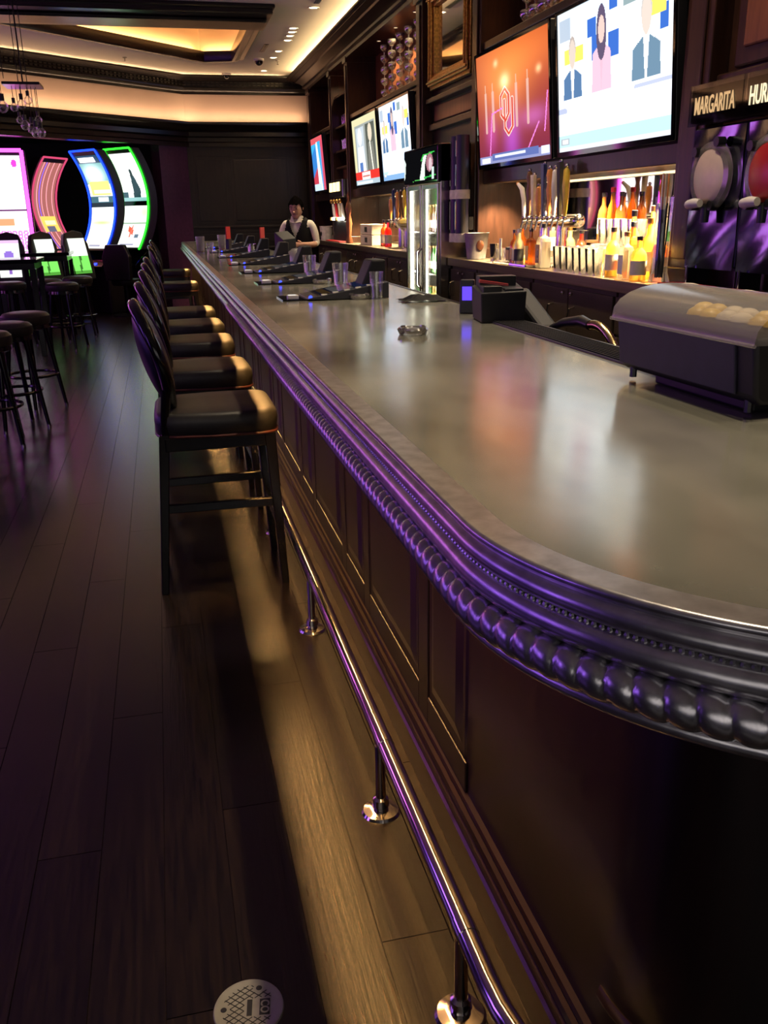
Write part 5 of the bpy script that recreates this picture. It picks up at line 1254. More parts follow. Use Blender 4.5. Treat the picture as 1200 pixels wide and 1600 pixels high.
# ------------------------------------------------------------------ bar stools
def stool():
    t = thing('bar_stool', 's', 'bar stool')
    # local x points to the bar
    s_ = MB(); n = 28; q = []
    rings = [(0.0, 0.655, 0.98), (0.0, 0.66, 1.0), (0.0, 0.70, 1.02), (0.0, 0.728, 1.0), (0.0, 0.738, 0.965), (0.0, 0.742, 0.90), (0, 0.744, 0.4)]
    def outline(k):
        a = 2*PI*k/n; c, s = math.cos(a), math.sin(a)
        e = 0.28
        x = 0.235*math.copysign(abs(c)**e, c); y = 0.235*math.copysign(abs(s)**e, s)
        if x < 0: y *= 1-0.14*(-x/0.235)
        return x, y
    for (_, z, sc_) in rings:
        for k in range(n):
            x, y = outline(k); q.append((x*sc_, y*sc_, z))
    fs = [(r*n+k, r*n+(k+1)%n, (r+1)*n+(k+1)%n, (r+1)*n+k) for r in range(len(rings)-1) for k in range(n)]
    fs += [tuple(range(n-1, -1, -1)), tuple(range((len(rings)-1)*n, len(rings)*n))]
    se = s_.add(q, fs).build('seat', 'vinyl', t, ang=60)
    MB().tube([(outline(k)[0]*1.0, outline(k)[1]*1.0, 0.652) for k in range(n)], 0.006, 6, True).build('piping', 'piping', se)
    ap = MB()
    for (a, b, c, d) in ((-0.205, -0.215, 0.215, -0.19), (-0.205, 0.19, 0.215, 0.215), (0.19, -0.2, 0.215, 0.2), (-0.21, -0.2, -0.185, 0.2)): ap.box(a, b, 0.595, c, d, 0.648)
    ap.build('seat_frame', 'lacquer', t, smooth=False, bevel=0.004)
    for (x, y) in ((0.20, -0.20), (0.20, 0.20)):
        MB().hexa([(x-0.014+0.03, y-0.014, 0.0), (x+0.014+0.03, y-0.014, 0), (x+0.014+0.03, y+0.014, 0), (x-0.014+0.03, y+0.014, 0), (x-0.024, y-0.02, 0.65), (x+0.02, y-0.02, 0.65), (x+0.02, y+0.02, 0.65), (x-0.024, y+0.02, 0.65)]).build('leg', 'lacquer', t, smooth=False, bevel=0.004)
    for y in (-0.19, 0.19):
        lg = MB().hexa([(-0.275, y-0.014, 0.0), (-0.245, y-0.014, 0), (-0.245, y+0.014, 0), (-0.275, y+0.014, 0), (-0.225, y-0.02, 0.66), (-0.185, y-0.02, 0.66), (-0.185, y+0.02, 0.66), (-0.225, y+0.02, 0.66)]).build('leg', 'lacquer', t, smooth=False, bevel=0.004)
        MB().lathe([(0.012, 0.0), (0.013, 0.006), (0.012, 0.012)], (-0.26, y, 0.0), 10).build('foot_cap', 'chrome', lg)
        MB().tube([(-0.205, y, 0.60), (-0.195, y*0.99, 0.72), (-0.182, y*0.94, 0.83)], [0.019, 0.018, 0.018], 8).build('back_post', 'lacquer', t)
    for z, (x0, y0, x1, y1) in ((0.27, (0.215, -0.2, 0.215, 0.2)), (0.36, (-0.235, -0.19, 0.205, -0.2)), (0.36, (-0.235, 0.19, 0.205, 0.2)), (0.42, (-0.232, -0.19, -0.232, 0.19))):
        MB().bar((x0, y0, z), (x1, y1, z), 0.022, 0.035).build('stretcher', 'lacquer', t, smooth=False, bevel=0.003)
    # oval back: glossy hoop, padded inside
    tilt = Matrix.Translation((-0.222, 0, 0.938)) @ Matrix.Rotation(math.radians(-15), 4, 'Y')
    hoop = []
    for k in range(36):
        a = 2*PI*k/36; hoop.append((0.03*abs(math.sin(a))**2, 0.215*math.sin(a), 0.205*math.cos(a)))
    mb = MB().xf(tilt); mb.tube(hoop, 0.024, 10, True); mb.build('back_hoop', 'lacquer', t)
    mb = MB().xf(tilt); mb.ball((0.004, 0, 0), 0.205, 24, 14, (0.24, 1.0, 0.96)); mb.build('back_pad', 'vinyl_dark', t)
    return t
st0 = stool()
SL = [(3.62, 'black bar stool nearest the camera'), (4.62, 'second black bar stool from the near end'), (5.68, 'third black bar stool from the near end'), (6.62, 'fourth black bar stool from the near end'), (7.62, 'fifth black bar stool from the near end'), (10.9, 'sixth black bar stool, after the gap in the row'), (13.6, 'last black bar stool at the far end of the bar')]
for i, (y, lb) in enumerate(SL):
    loc = (0.155, y, 0); rz = math.radians((0, 1, -1, 2, 0, 0, -4)[i])
    if i == 0: st0.location = loc; tag(st0, lb, 'bar stool', 'bar stools along the bar front')
    else: dup(st0, loc, rz, lb, 'bar stools along the bar front')

# ------------------------------------------------------------------ round stools and high tables on the left
def rstool():
    t = thing('round_stool', 's', 'stool')
    MB().lathe([(0.0, 0.765), (0.12, 0.764), (0.165, 0.755), (0.185, 0.735), (0.188, 0.70), (0.18, 0.672), (0.0, 0.672)], n=24).build('seat', 'vinyl', t)
    MB().lathe([(0.17, 0.672), (0.175, 0.64), (0.15, 0.63), (0, 0.63)], n=24).build('seat_ring', 'lacquer', t)
    for k in range(4):
        a = PI/4+k*PI/2; c, s = math.cos(a), math.sin(a)
        lg = MB().cyl((0.225*c, 0.225*s, 0.0), (0.135*c, 0.135*s, 0.65), 0.014, 0.021, 10).build('leg', 'lacquer', t)
        MB().cyl((0.226*c, 0.226*s, 0.0), (0.224*c, 0.224*s, 0.02), 0.0155, n=10).build('foot_cap', 'chrome', lg)
    MB().tube([(0.19*math.cos(2*PI*k/28), 0.19*math.sin(2*PI*k/28), 0.27) for k in range(28)], 0.012, 8, True).build('foot_ring', 'lacquer', t)
    return t
rs0 = rstool()
RS = [(-1.195, 6.34, 'round padded stool nearest the camera at the left edge'), (-1.13, 6.88, 'second round padded stool behind the left edge stool'), (-1.09, 7.62, 'third round padded stool of the near left group'), (-1.15, 11.18, 'round padded stool before the far high table'), (-1.07, 12.35, 'round padded stool farthest to the right of the far high table'), (-1.40, 11.92, 'round padded stool half hidden behind the far table stools'), (-1.78, 11.6, 'round padded stool on the left of the far high table')]
for i, (x, y, lb) in enumerate(RS):
    if i == 0: rs0.location = (x, y, 0); rs0.rotation_euler = (0, 0, 0.15); tag(rs0, lb, 'stool', 'round stools at the high tables')
    else: dup(rs0, (x, y, 0), 0.15+0.35*i, lb, 'round stools at the high tables')
def htable(loc, label, rz=0.0):
    t = thing('high_table', label, 'table', loc, rz, 'high tables')
    B(-0.30, -0.36, 1.01, 0.30, 0.36, 1.05).build('table_top', 'gloss_black', t, smooth=False, bevel=0.006)
    B(-0.27, -0.33, 0.94, 0.27, 0.33, 1.01).build('apron', 'lacquer', t, smooth=False, bevel=0.004)
    for (x, y) in ((-0.25, -0.31), (0.25, -0.31), (0.25, 0.31), (-0.25, 0.31)):
        B(x-0.03, y-0.03, 0, x+0.03, y+0.03, 0.95).build('leg', 'lacquer', t, smooth=False, bevel=0.004)
    return t
htable((-1.62, 10.95, 0), 'dark high table among the far round stools')
htable((-1.75, 7.0, 0), 'dark high table beside the near left stools')
htable((-1.46, 12.95, 0), 'dark high table in front of the slot chairs')

# ------------------------------------------------------------------ slot machines
def curve_x(z, z0, z1, sag):   # offset towards the player (local -y) at top and bottom
    u = (z-z0)/(z1-z0)*2-1
    return -sag*u*u
def slot_img(kind):
    im = Img(44, 100, (1.1, 1.1, 1.05))
    if kind == 'green':
        im.rect(0, 0, 1, 0.5, (1.2, 1.25, 1.2)); im.poly([(0.45, 0.5), (0.5, 0.22), (0.62, 0.2), (0.8, 0.38), (0.75, 0.5)], (0.03, 0.06, 0.07)); im.rect(0.0, 0.40, 0.22, 0.5, (0.05, 0.1, 0.12)); im.rect(0, 0.46, 1, 0.5, (0.25, 0.45, 0.45)); im.ell(0.58, 0.20, 0.06, 0.04, (0.03, 0.05, 0.05))
        im.rect(0, 0.5, 1, 0.55, (0.02, 0.03, 0.03)); im.glow(0.9, 0.62, 0.3, 0.1, (-0.5, -0.4, -0.6)); im.rect(0, 0.735, 1, 0.745, (0.3, 0.4, 0.3))
        im.line(0.3, 0.80, 0.5, 0.84, 0.03, (0.9, 0.1, 0.05)); im.line(0.45, 0.79, 0.4, 0.87, 0.03, (0.9, 0.15, 0.1)); im.rect(0.62, 0.86, 0.8, 0.90, (0.1, 0.15, 0.2)); im.rect(0.1, 0.96, 0.7, 0.975, (0.3, 0.3, 0.4))
    elif kind == 'blue':
        im.rect(0, 0, 1, 0.08, (0.02, 0.05, 0.1)); im.rect(0.08, 0.02, 0.8, 0.07, (1.1, 1.1, 1.2)); im.rect(0, 0.08, 1, 0.3, (0.15, 0.35, 0.35)); im.glow(0.45, 0.2, 0.35, 0.09, (1, 1, 1)); im.rect(0.1, 0.27, 0.95, 0.42, (1.1, 0.75, 0.2)); im.rect(0.2, 0.36, 1, 0.40, (1.2, 1.0, 0.6)); im.rect(0, 0.43, 1, 0.5, (0.05, 0.12, 0.15)); im.rect(0.35, 0.44, 0.8, 0.49, (0.8, 0.9, 1.0))
        im.rect(0, 0.5, 1, 0.55, (0.02, 0.03, 0.04)); im.glow(0.5, 0.72, 0.6, 0.03, (-0.6, -0.5, -0.8)); im.rect(0, 0.76, 1, 0.98, (1.1, 1.0, 0.85)); im.rect(0.2, 0.965, 0.7, 0.975, (0.3, 0.3, 0.4))
    elif kind == 'pink':
        im = Img(26, 60, (0.30, 0.10, 0.09))
        for u in (0.12, 0.35, 0.6, 0.85): im.line(u, 0, u, 1, 0.02, (0.9, 0.3, 0.35))
        im.line(0.25, 0, 0.25, 1, 0.02, (0.2, 0.1, 0.9)); im.rect(0.15, 0.62, 0.9, 0.80, (0.9, 0.5, 0.1)); im.rect(0.3, 0.66, 0.8, 0.72, (1.0, 0.85, 0.4)); im.rect(0.3, 0.74, 0.7, 0.8, (0.1, 0.1, 0.15))
    elif kind == 'magenta':
        im = Img(60, 112, (1.2, 1.1, 1.2)); im.ell(0.86, 0.08, 0.06, 0.04, (0.6, 0.05, 0.5)); im.rect(0, 0.55, 1, 0.57, (0.1, 0.02, 0.1)); im.rect(0.05, 0.58, 0.98, 0.76, (1.1, 0.8, 0.7)); im.rect(0.3, 0.65, 0.7, 0.72, (0.7, 0.3, 0.15))
        for j in range(5):
            for i in range(8): im.ring(0.08+i*0.12, 0.80+j*0.04, 0.04, 0.018, 0.45, (0.8, 0.2, 0.75))
    elif kind == 'pale': im = Img(8, 12, (0.8, 0.73, 0.70))
    elif kind == 'pinkish': im = Img(8, 12, (1.5, 0.45, 1.9))
    elif kind == 'violet':
        im = Img(8, 12, (0.75, 0.26, 2.2)); im.rect(0.1, 0.1, 0.9, 0.5, (1.1, 0.48, 2.4))
    return im
def slot(name, label, loc, rz, kind, neon, W=0.62, z0=0.98, z1=2.50, sag=0.28, off=False):
    t = thing(name, label, 'slot machine', loc, rz, 'slot machines')
    tr_ = 0.026 if kind == 'magenta' else 0.015
    N = 14; zs = [z0+(z1-z0)*i/N for i in range(N+1)]
    # shell: curved front, curved rear
    mb = MB(); q = []
    for z in zs:
        y = curve_x(z, z0, z1, sag); q += [(-W/2-0.05, y+0.02, z), (W/2+0.05, y+0.02, z), (W/2+0.05, y+0.16, z), (-W/2-0.05, y+0.16, z)]
    fs = [(4*i+k, 4*i+(k+1) % 4, 4*i+4+(k+1) % 4, 4*i+4+k) for i in range(N) for k in range(4)] + [(0, 3, 2, 1), (4*N, 4*N+1, 4*N+2, 4*N+3)]
    mb.add(q, fs).build('shell', 'slot_base', t, ang=30)
    B(-W/2-0.04, -0.30, 0.0, W/2+0.04, 0.08, 0.70).build('base_cabinet', 'slot_base', t, smooth=False, bevel=0.02)
    MB().hexa([(-W/2-0.04, -0.40, 0.68), (W/2+0.04, -0.40, 0.68), (W/2+0.04, 0.08, 0.68), (-W/2-0.04, 0.08, 0.68), (-W/2-0.04, -0.40, 0.74), (W/2+0.04, -0.40, 0.74), (W/2+0.04, -0.1, 0.98), (-W/2-0.04, -0.1, 0.98)]).build('button_deck', 'gloss_black', t, smooth=False, bevel=0.01)
    for i in range(3): MB().cyl((-0.15+i*0.15, -0.36, 0.755), (-0.15+i*0.15, -0.36, 0.79), 0.025, n=12).build('button', 'blue_led' if i != 1 else 'red_plastic', t)
    raster('screen', slot_img(kind), lambda u, v: (-W/2+0.03+u*(W-0.06), curve_x(z1-0.07-v*(z1-z0-0.10), z0, z1, sag)+0.012, z1-0.07-v*(z1-z0-0.10)), 'screen_slot', t)
    for s in (-1, 1): MB().tube([(s*(W/2+0.005), curve_x(z, z0, z1, sag)+0.006, z) for z in zs], tr_, 8).build('neon_tube', neon, t)
    MB().tube([(-W/2-0.005, curve_x(z1, z0, z1, sag)+0.006, z1), (W/2+0.005, curve_x(z1, z0, z1, sag)+0.006, z1)], tr_, 8).build('neon_tube', neon, t)
    return t
slot('slot_machine', 'tall curved slot machine outlined in green neon', (-0.33, 15.80, 0), math.radians(-50), 'green', 'neon_green', 0.62)
slot('slot_machine', 'tall curved slot machine outlined in blue neon', (-0.84, 15.62, 0), math.radians(-50), 'blue', 'neon_blue', 0.62, 0.98, 2.46)
slot('slot_machine', 'curved slot machine glowing pink seen from its side', (-1.74, 16.0, 0), math.radians(62), 'pink', 'neon_pink', 0.62, 0.98, 2.38, 0.30)
slot('slot_machine', 'wide slot machine outlined in magenta neon at the left edge', (-2.20, 14.75, 0), math.radians(4), 'magenta', 'neon_magenta', 0.70, 0.98, 2.42, 0.03)
# the same bank runs on to the left, beyond the frame
for i, y in enumerate((2.0, 4.0, 6.2, 8.4, 10.4, 12.2)):
    slot('slot_machine', '%s lit slot machine of the bank along the left, %s from the camera' % ('violet' if i < 3 else 'magenta', ('nearest', 'second', 'third', 'fourth', 'fifth', 'sixth')[i]), (-4.4 if i < 4 else -3.9, y, 0), math.radians(90 if i < 3 else 65), 'violet' if i < 3 else 'pinkish', 'neon_violet' if i < 3 else 'neon_magenta', 0.9, 0.98, 2.4, 0.05)
for i, x in enumerate((-3.0, -1.9, -0.8, 0.3)):  # unseen machines added so their pale screens light the near moulding
    slot('slot_machine', 'unseen pale slot machine added behind the camera as fill light, %s from the left' % ('first', 'second', 'third', 'fourth')[i], (x, -2.0, 0), math.radians(180), 'pale', 'white_led', 0.8, 0.98, 2.4, 0.03)
# gaming chairs; the bright look of their backs is a painted emissive image
def gchair(loc, rz, label, kind):
    t = thing('gaming_chair', label, 'chair', loc, rz, 'gaming chairs at the slot machines')
    tl = Matrix.Translation((0, 0.06, 0.62)) @ Matrix.Rotation(math.radians(-14), 4, 'X')
    prof = [(-0.20, 0.0), (0.20, 0.0), (0.215, 0.2), (0.205, 0.5), (0.15, 0.66), (0.0, 0.70), (-0.15, 0.66), (-0.205, 0.5), (-0.215, 0.2)]
    mb = MB().xf(tl); mb.prism(prof, -0.04, 0.05, 'y'); mb.build('backrest', 'black_plastic', t, smooth=False, bevel=0.015)
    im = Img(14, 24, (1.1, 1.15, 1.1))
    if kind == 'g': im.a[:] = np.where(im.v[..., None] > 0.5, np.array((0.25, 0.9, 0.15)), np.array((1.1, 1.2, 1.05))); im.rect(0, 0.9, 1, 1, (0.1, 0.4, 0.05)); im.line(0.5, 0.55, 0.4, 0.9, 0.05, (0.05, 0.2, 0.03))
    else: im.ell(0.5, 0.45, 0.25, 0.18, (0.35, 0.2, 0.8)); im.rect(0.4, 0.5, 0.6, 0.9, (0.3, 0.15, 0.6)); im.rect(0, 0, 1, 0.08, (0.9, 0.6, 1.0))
    raster('painted_glow', im, lambda u, v: tuple(tl @ Vector((-0.14+u*0.28, -0.056, 0.58-v*0.50))), 'glow_print', t)
    MB().lathe([(0.0, 0.60), (0.19, 0.60), (0.20, 0.57), (0.19, 0.53), (0, 0.53)], (0, 0.22, 0), 20).build('seat', 'vinyl_dark', t)
    MB().cyl((0, 0.22, 0.03), (0, 0.22, 0.53), 0.04, n=12).build('pedestal', 'dark_metal', t)
    MB().lathe([(0.21, 0.0), (0.20, 0.02), (0.05, 0.04), (0, 0.04)], (0, 0.22, 0), 20).build('base', 'dark_metal', t)
    return t
gchair((-1.50, 13.62, 0), math.radians(38), 'gaming chair with white and green glow painted on its back, left of the pair', 'g')
gchair((-1.08, 13.85, 0), math.radians(40), 'gaming chair with white and green glow painted on its back, right of the pair', 'g')
gchair((-2.02, 13.4, 0), math.radians(4), 'gaming chair with white and violet glow painted on its back at the left edge', 'v')
t = thing('gaming_chair', 'plain black gaming chair before the green slot machine', 'chair', (-0.66, 14.6, 0), math.radians(150), 'gaming chairs at the slot machines')
MB().prism([(-0.22, 0.55), (0.22, 0.55), (0.24, 0.9), (0.16, 1.08), (-0.16, 1.08), (-0.24, 0.9)], -0.05, 0.04, 'y').build('backrest', 'vinyl_dark', t, smooth=False, bevel=0.02)
MB().lathe([(0.0, 0.56), (0.23, 0.56), (0.24, 0.52), (0.22, 0.47), (0, 0.47)], (0, -0.22, 0), 20).build('seat', 'vinyl_dark', t)
MB().cyl((0, -0.2, 0.03), (0, -0.2, 0.5), 0.05, n=12).build('pedestal', 'dark_metal', t)
MB().lathe([(0.26, 0.0), (0.25, 0.02), (0.05, 0.04), (0, 0.04)], (0, -0.2, 0), 20).build('base', 'dark_metal', t)

# ------------------------------------------------------------------ ceiling fittings
def downlight(x, y, z, label, power=26, angle=95):
    t = thing('downlight', label, 'light', (x, y, z), group='recessed ceiling downlights')
    MB().lathe([(0.040, 0.012), (0.045, -0.004), (0.062, -0.006), (0.064, 0.0)], n=20).build('trim_ring', 'white_plastic', t)
    MB().lathe([(0.0, -0.001), (0.043, -0.001)], n=20).build('lens', 'lamp_warm', t)
    spot_light('downlight_lamp', (0, 0, -0.02), (0, 0, -1), power, (1.0, 0.80, 0.55), angle, 0.5, 0.045, t)
k8 = 0.8
names = ['nearest the cornice in the ceiling row', 'first of the four clustered downlights', 'second of the four clustered downlights', 'third of the four clustered downlights', 'last of the four clustered downlights', 'just beyond the clustered four', 'second beyond the clustered four', 'farthest, beside the crown moulding']
for (x, y), nm in zip(((1.905, 11.02), (1.842, 12.19), (1.86, 12.43), (1.87, 12.68), (1.88, 12.99), (1.866, 13.82), (1.858, 14.36), (1.858, 15.6)), names): downlight(x, y, ZC, 'recessed ceiling downlight, '+nm, 30, 80)
for (x, y), nm in zip(((0.70, 12.8), (0.70, 13.75)), ('nearer', 'farther')): downlight(x, y, ZC+0.419, 'recessed downlight inside the lit ceiling tray, '+nm, 12)
for i, y in enumerate((1.2, 2.6, 4.0, 5.4, 6.8, 8.2, 9.6)):
    downlight(1.86, y, ZC, 'recessed downlight above the bartender aisle, %s from the camera end' % ('first', 'second', 'third', 'fourth', 'fifth', 'sixth', 'seventh')[i], 55, 80)
for i, y in enumerate((1.4, 3.2, 5.0, 6.8, 8.6)):
    downlight(0.98, y, ZC, 'recessed downlight above the bar top, %s from the camera end' % ('first', 'second', 'third', 'fourth', 'fifth')[i], (150, 130, 90, 40, 18)[i], 46)
for (x, y, lb) in ((1.66, 14.5, 'dark dome camera on the ceiling beside the tray frame'), (1.29, 15.95, 'dark dome camera on the ceiling by the far crown')):
    t = thing('dome_camera', lb, 'camera', (x, y, ZC))
    MB().lathe([(0.075, 0.0), (0.075, -0.025), (0.06, -0.03)], n=18).build('mount', 'white_plastic', t)
    MB().lathe([(0.06, -0.028), (0.055, -0.06), (0.03, -0.085), (0, -0.092)], n=18).build('dome', 'gloss_black', t)
for (x, y, lb) in ((1.64, 13.6, 'dark slot air vent in the ceiling beyond the clustered lights'), (1.9, 10.5, 'dark slot air vent in the ceiling near the cornice')):
    t = thing('slot_vent', lb, 'vent', (x, y, ZC)); MB().box(-0.03, -0.3, -0.006, 0.03, 0.3, 0.0).build('slot_frame', 'dark_metal', t, smooth=False); MB().box(-0.008, -0.28, -0.010, 0.008, 0.28, -0.006).build('blade', 'black_plastic', t, smooth=False)
for (x, y, lb) in ((-0.25, 14.6, 'small sprinkler head on the ceiling band'), (1.95, 14.6, 'small sprinkler head near the cornice')):
    t = thing('sprinkler', lb, 'sprinkler', (x, y, ZC)); MB().lathe([(0.03, 0.0), (0.03, -0.01), (0.008, -0.012), (0.008, -0.05), (0.02, -0.055), (0, -0.06)], n=12).build('head', 'steel', t)
# pendant clusters of clear bulbs
def pendant(loc, label, bulbs, plate=True):
    t = thing('pendant_cluster', label, 'pendant lamp', loc)
    zt = ZC-loc[2]
    if plate: MB().hexa([(-0.17, -0.18, -0.012), (0.17, -0.18, -0.012), (0.17, 0.18, -0.012), (-0.17, 0.18, -0.012), (-0.17, -0.18, 0.012), (0.17, -0.18, 0.012), (0.17, 0.18, 0.012), (-0.17, 0.18, 0.012)]).build('canopy_plate', 'dark_metal', t, smooth=False)
    for (x, y) in ((-0.04, 0), (0.0, 0.03), (0.04, 0), (0.0, -0.03)): MB().cyl((x, y, 0), (x, y, zt), 0.004, n=6).build('hanger', 'dark_metal', t)
    for (x, y, z, r) in bulbs:
        MB().cyl((x, y, z+r*1.9), (x, y, 0 if plate else zt), 0.003, n=5).build('cord', 'dark_metal', t)
        b_ = MB().lathe([(0.0, r*1.1), (r*0.35, r*1.08), (r*0.45, r*0.85), (r*0.85, r*0.45), (r, 0), (r*0.8, -r*0.6), (r*0.4, -r*0.92), (0, -r)], (x, y, z), 14).build('bulb', 'glass', t)
        MB().cyl((x, y, z+r*0.95), (x, y, z+r*2.1), r*0.4, n=10).build('socket', 'black_plastic', b_)
pendant((-1.15, 10.0, 2.69), 'pendant cluster of clear bulbs under a dark square plate', [(-0.10, -0.05, -0.20, 0.04), (-0.04, 0.06, -0.16, 0.045), (0.03, 0.0, -0.13, 0.04), (-0.08, 0.08, -0.30, 0.035), (-0.02, -0.06, -0.36, 0.045), (0.03, 0.07, -0.38, 0.05), (0.07, -0.02, -0.42, 0.05), (0.11, 0.03, -0.42, 0.045), (0.09, 0.1, -0.3, 0.04)])
pendant((-1.36, 10.0, 2.75), 'pendant cluster of clear bulbs cut by the left edge', [(0.0, 0.0, -0.25, 0.055), (-0.08, 0.05, -0.2, 0.05), (-0.15, 0.0, -0.3, 0.05)], False)

# ------------------------------------------------------------------ bartender
def bartender(loc, rz):
    t = thing('person', 'person in white shirt and black vest working behind the bar, looking down', 'person', loc, rz)
    V = []; E_ = []; Rr = []; Mi = []
    def v(p, r, m): V.append(p); Rr.append(r if isinstance(r, tuple) else (r, r)); Mi.append(m); return len(V)-1
    def chain(i0, lst):
        i = i0
        for p, r, m in lst: j = v(p, r, m); E_.append((i, j)); i = j
        return i
    SK, SH, TR, SHOE = 0, 1, 2, 3
    pel = v((0, 0.0, 0.93), (0.155, 0.11), TR)
    w_ = chain(pel, [((0, 0.0, 1.05), (0.14, 0.10), SH), ((0, 0.0, 1.20), (0.155, 0.108), SH), ((0, 0.005, 1.325), (0.15, 0.105), SH)])
    nk = chain(w_, [((0, 0.0, 1.40), (0.07, 0.065), SH), ((0, -0.012, 1.445), (0.052, 0.052), SK), ((0, -0.035, 1.485), (0.058, 0.062), SK), ((0, -0.052, 1.54), (0.072, 0.088), SK), ((0, -0.045, 1.59), (0.070, 0.085), SK), ((0, -0.035, 1.62), (0.045, 0.055), SK)])
    for s in (-1, 1):
        sh = chain(w_, [((s*0.165, 0.01, 1.355), 0.062, SH), ((s*0.205, 0.01, 1.30), 0.056, SH)])
        hx = -0.05 if s < 0 else 0.06
        el = chain(sh, [((s*0.235, 0.005, 1.20), 0.050, SH), ((s*0.25, 0.0, 1.105), 0.045, SH), ((s*0.225, -0.09, 1.09), 0.041, SK if s > 0 else SH), ((s*0.14+0.3*hx, -0.21, 1.10), 0.030, SK), ((s*0.10+0.4*hx, -0.245, 1.10), (0.024, 0.030), SK)])
        palm = chain(el, [((s*0.055+0.6*hx, -0.275, 1.10), (0.018, 0.036), SK)])
        for k in range(4):
            z = 1.122-0.016*k; L = (0.9, 1.0, 0.95, 0.75)[k]
            chain(palm, [((s*0.025+0.6*hx, -0.292, z), 0.0095, SK), ((s*0.025-s*0.032*L+0.6*hx, -0.300, z-0.003), 0.0085, SK), ((s*0.02-s*0.045*L+0.6*hx, -0.280, z-0.006), 0.0075, SK)])
        chain(el, [((s*0.085+0.5*hx, -0.262, 1.135), 0.011, SK), ((s*0.055+0.5*hx, -0.285, 1.15), 0.009, SK)])
        lg = chain(pel, [((s*0.095, 0.0, 0.84), (0.095, 0.10), TR), ((s*0.105, 0.0, 0.50), 0.066, TR), ((s*0.11, 0.02, 0.28), 0.056, TR), ((s*0.11, 0.03, 0.09), 0.042, TR)])
        chain(lg, [((s*0.112, 0.015, 0.045), 0.042, SHOE), ((s*0.12, -0.13, 0.035), 0.034, SHOE)])
    me = bpy.data.meshes.new('body'); me.from_pydata(V, E_, []); me.update()
    ob = bpy.data.objects.new('body_tmp', me); col.objects.link(ob)
    sk = ob.modifiers.new('skin', 'SKIN'); sk.use_smooth_shade = True; sk.branch_smoothing = 0.3
    for i, d in enumerate(me.skin_vertices[0].data): d.radius = Rr[i]; d.use_root = (i == 0)
    ss = ob.modifiers.new('sub', 'SUBSURF'); ss.levels = 2; ss.render_levels = 2
    dg = bpy.context.evaluated_depsgraph_get(); dg.update()
    m2 = bpy.data.meshes.new_from_object(ob.evaluated_get(dg)); bpy.data.objects.remove(ob)
    m2.name = 'body'; m2.materials.clear()
    for x in ('skin', 'shirt', 'vest', 'gloss_black'): m2.materials.append(MATS[x])
    # dense skeleton samples for choosing each face's cloth
    P = []; Q = []
    for a, b in E_:
        for k in range(6):
            s = k/5; P.append([V[a][c]*(1-s)+V[b][c]*s for c in range(3)]); Q.append(Mi[a] if s < 0.5 else Mi[b])
    P = np.array(P); Q = np.array(Q)
    for f in m2.polygons: f.material_index = int(Q[np.argmin(((P-np.array(f.center))**2).sum(1))]); f.use_smooth = True
    body = bpy.data.objects.new('body', m2); col.objects.link(body); body.parent = t
    # vest: open V at the neck
    n = 40; q = []; fs = []
    rows = [(0.95, 0.172, 0.130), (1.05, 0.158, 0.120), (1.13, 0.162, 0.122), (1.20, 0.170, 0.126), (1.27, 0.172, 0.126), (1.33, 0.166, 0.122), (1.385, 0.148, 0.100), (1.425, 0.100, 0.075)]
    fine = []
    for (a0, b0) in zip(rows[:-1], rows[1:]):
        for k in range(5): fine.append(tuple(a0[c]+(b0[c]-a0[c])*k/5 for c in range(3)))
    rows = fine+[rows[-1]]; n = 96
    for z, a, b in rows:
        for k in range(n): th = 2*PI*k/n; q.append((a*math.sin(th), -b*math.cos(th)+0.003, z))
    for r_ in range(len(rows)-1):
        zm = (rows[r_][0]+rows[r_+1][0])/2
        half = max(0.0, (zm-1.17))*0.42
        for k in range(n):
            x = q[r_*n+k][0]*0.5+q[r_*n+(k+1) % n][0]*0.5; y = q[r_*n+k][1]
            if y < 0 and abs(x) < half: continue
            if zm > 1.30 and abs(x) > 0.142: continue
            fs.append((r_*n+k, r_*n+(k+1) % n, (r_+1)*n+(k+1) % n, (r_+1)*n+k))
    ve = MB().add(q, fs).build('vest', 'vest', t, ang=70)
    so = ve.modifiers.new('thick', 'SOLIDIFY'); so.thickness = 0.008; so.offset = 1
    for k in range(4): MB().ball((0.0, -0.128-0.002, 1.00+0.05*k), 0.007, 8, 6, (1, 0.5, 1)).build('button', 'chrome', ve)
    for s in (-1, 1):
        MB().add([(s*0.008, -0.105, 1.365), (s*0.075, -0.10, 1.375), (s*0.072, -0.045, 1.452), (s*0.05, -0.064, 1.445), (s*0.010, -0.098, 1.36), (s*0.079, -0.092, 1.37), (s*0.077, -0.036, 1.446), (s*0.053, -0.055, 1.44)], [(0,1,2,3),(4,7,6,5),(0,4,5,1),(1,5,6,2),(2,6,7,3),(3,7,4,0)]).build('collar', 'shirt', t, smooth=False)
    MB().tube([(0.062*math.sin(a), 0.0-0.058*math.cos(a), 1.43+0.012*math.cos(a+PI)) for a in [PI*0.2+2*PI*0.8*k/20 for k in range(21)]], 0.014, 8).build('collar_band', 'shirt', t)
    # face, turned a little down
    H = Matrix.Translation((0, -0.045, 1.55)) @ Matrix.Rotation(math.radians(16), 4, 'X') @ Matrix.Scale(1.1, 4)
    hd_ = MB().xf(H); hd_.ball((0, -0.004, 0.0), 0.1, 20, 16, (0.76, 0.93, 1.12)); hd_.ball((0, -0.045, -0.070), 0.045, 14, 10, (1.05, 0.9, 0.85)); head = hd_.build('head', 'skin', t)
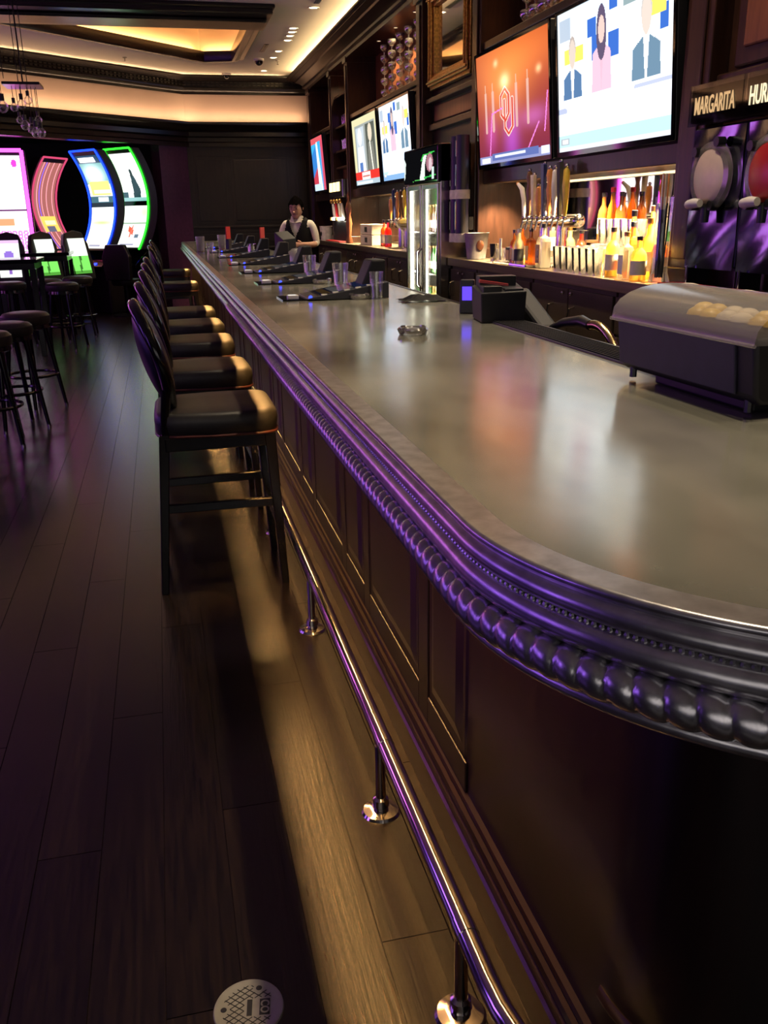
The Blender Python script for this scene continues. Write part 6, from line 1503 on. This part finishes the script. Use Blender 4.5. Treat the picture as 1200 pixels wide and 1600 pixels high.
    MB().xf(H).hexa([(-0.016, -0.098, -0.028), (0.016, -0.098, -0.028), (0.014, -0.085, -0.028), (-0.014, -0.085, -0.028), (-0.006, -0.094, 0.018), (0.006, -0.094, 0.018), (0.006, -0.082, 0.018), (-0.006, -0.082, 0.018)]).ball((0, -0.104, -0.022), 0.013, 10, 8).build('nose', 'skin', head, bevel=0.003)
    for s in (-1, 1):
        MB().xf(H).ball((s*0.030, -0.086, 0.012), 0.012, 10, 8, (1.15, 0.6, 0.45)).build('eye', 'eye_dark', head)
        MB().xf(H).tube([(s*0.012, -0.097, 0.030), (s*0.03, -0.095, 0.036), (s*0.05, -0.082, 0.030)], [0.003, 0.004, 0.0025], 6).build('eyebrow', 'hair', head)
        MB().xf(H).ball((s*0.077, 0.005, -0.005), 0.026, 10, 8, (0.35, 0.7, 1.15)).build('ear', 'skin', head)
    MB().xf(H).tube([(-0.024, -0.087, -0.055), (0, -0.094, -0.053), (0.024, -0.087, -0.055)], [0.003, 0.006, 0.003], 8).build('mouth', 'lip', head)
    hq = MB().xf(H); q = []; n = 24; fs = []
    ringz = [(-0.045, 1.0), (-0.01, 1.06), (0.03, 1.09), (0.07, 1.06), (0.105, 0.86), (0.128, 0.5), (0.134, 0.0)]
    for z, k_ in ringz:
        for k in range(n):
            a = 2*PI*k/n; zz = z
            front = -math.cos(a)          # -1 at front
            rr = math.sqrt(max(0.02, 1-(z/0.140)**2)) if z > 0.03 else 1.0
            if front < -0.35: zz = max(z, 0.056+0.012*math.sin(k*2.3))
            q.append((0.080*math.sin(a)*k_*max(rr, 0.35)*(1.0), (0.012*0-0.098*math.cos(a)*k_*max(rr, 0.35))+0.006, zz+0.004*math.sin(k*3.1)))
    fs = [(r_*n+k, r_*n+(k+1) % n, (r_+1)*n+(k+1) % n, (r_+1)*n+k) for r_ in range(len(ringz)-1) for k in range(n)]
    hq.add(q, fs); hq.build('hair', 'hair', head, ang=80)
    return t
bartender((1.78, 12.1, 0), math.radians(-28))
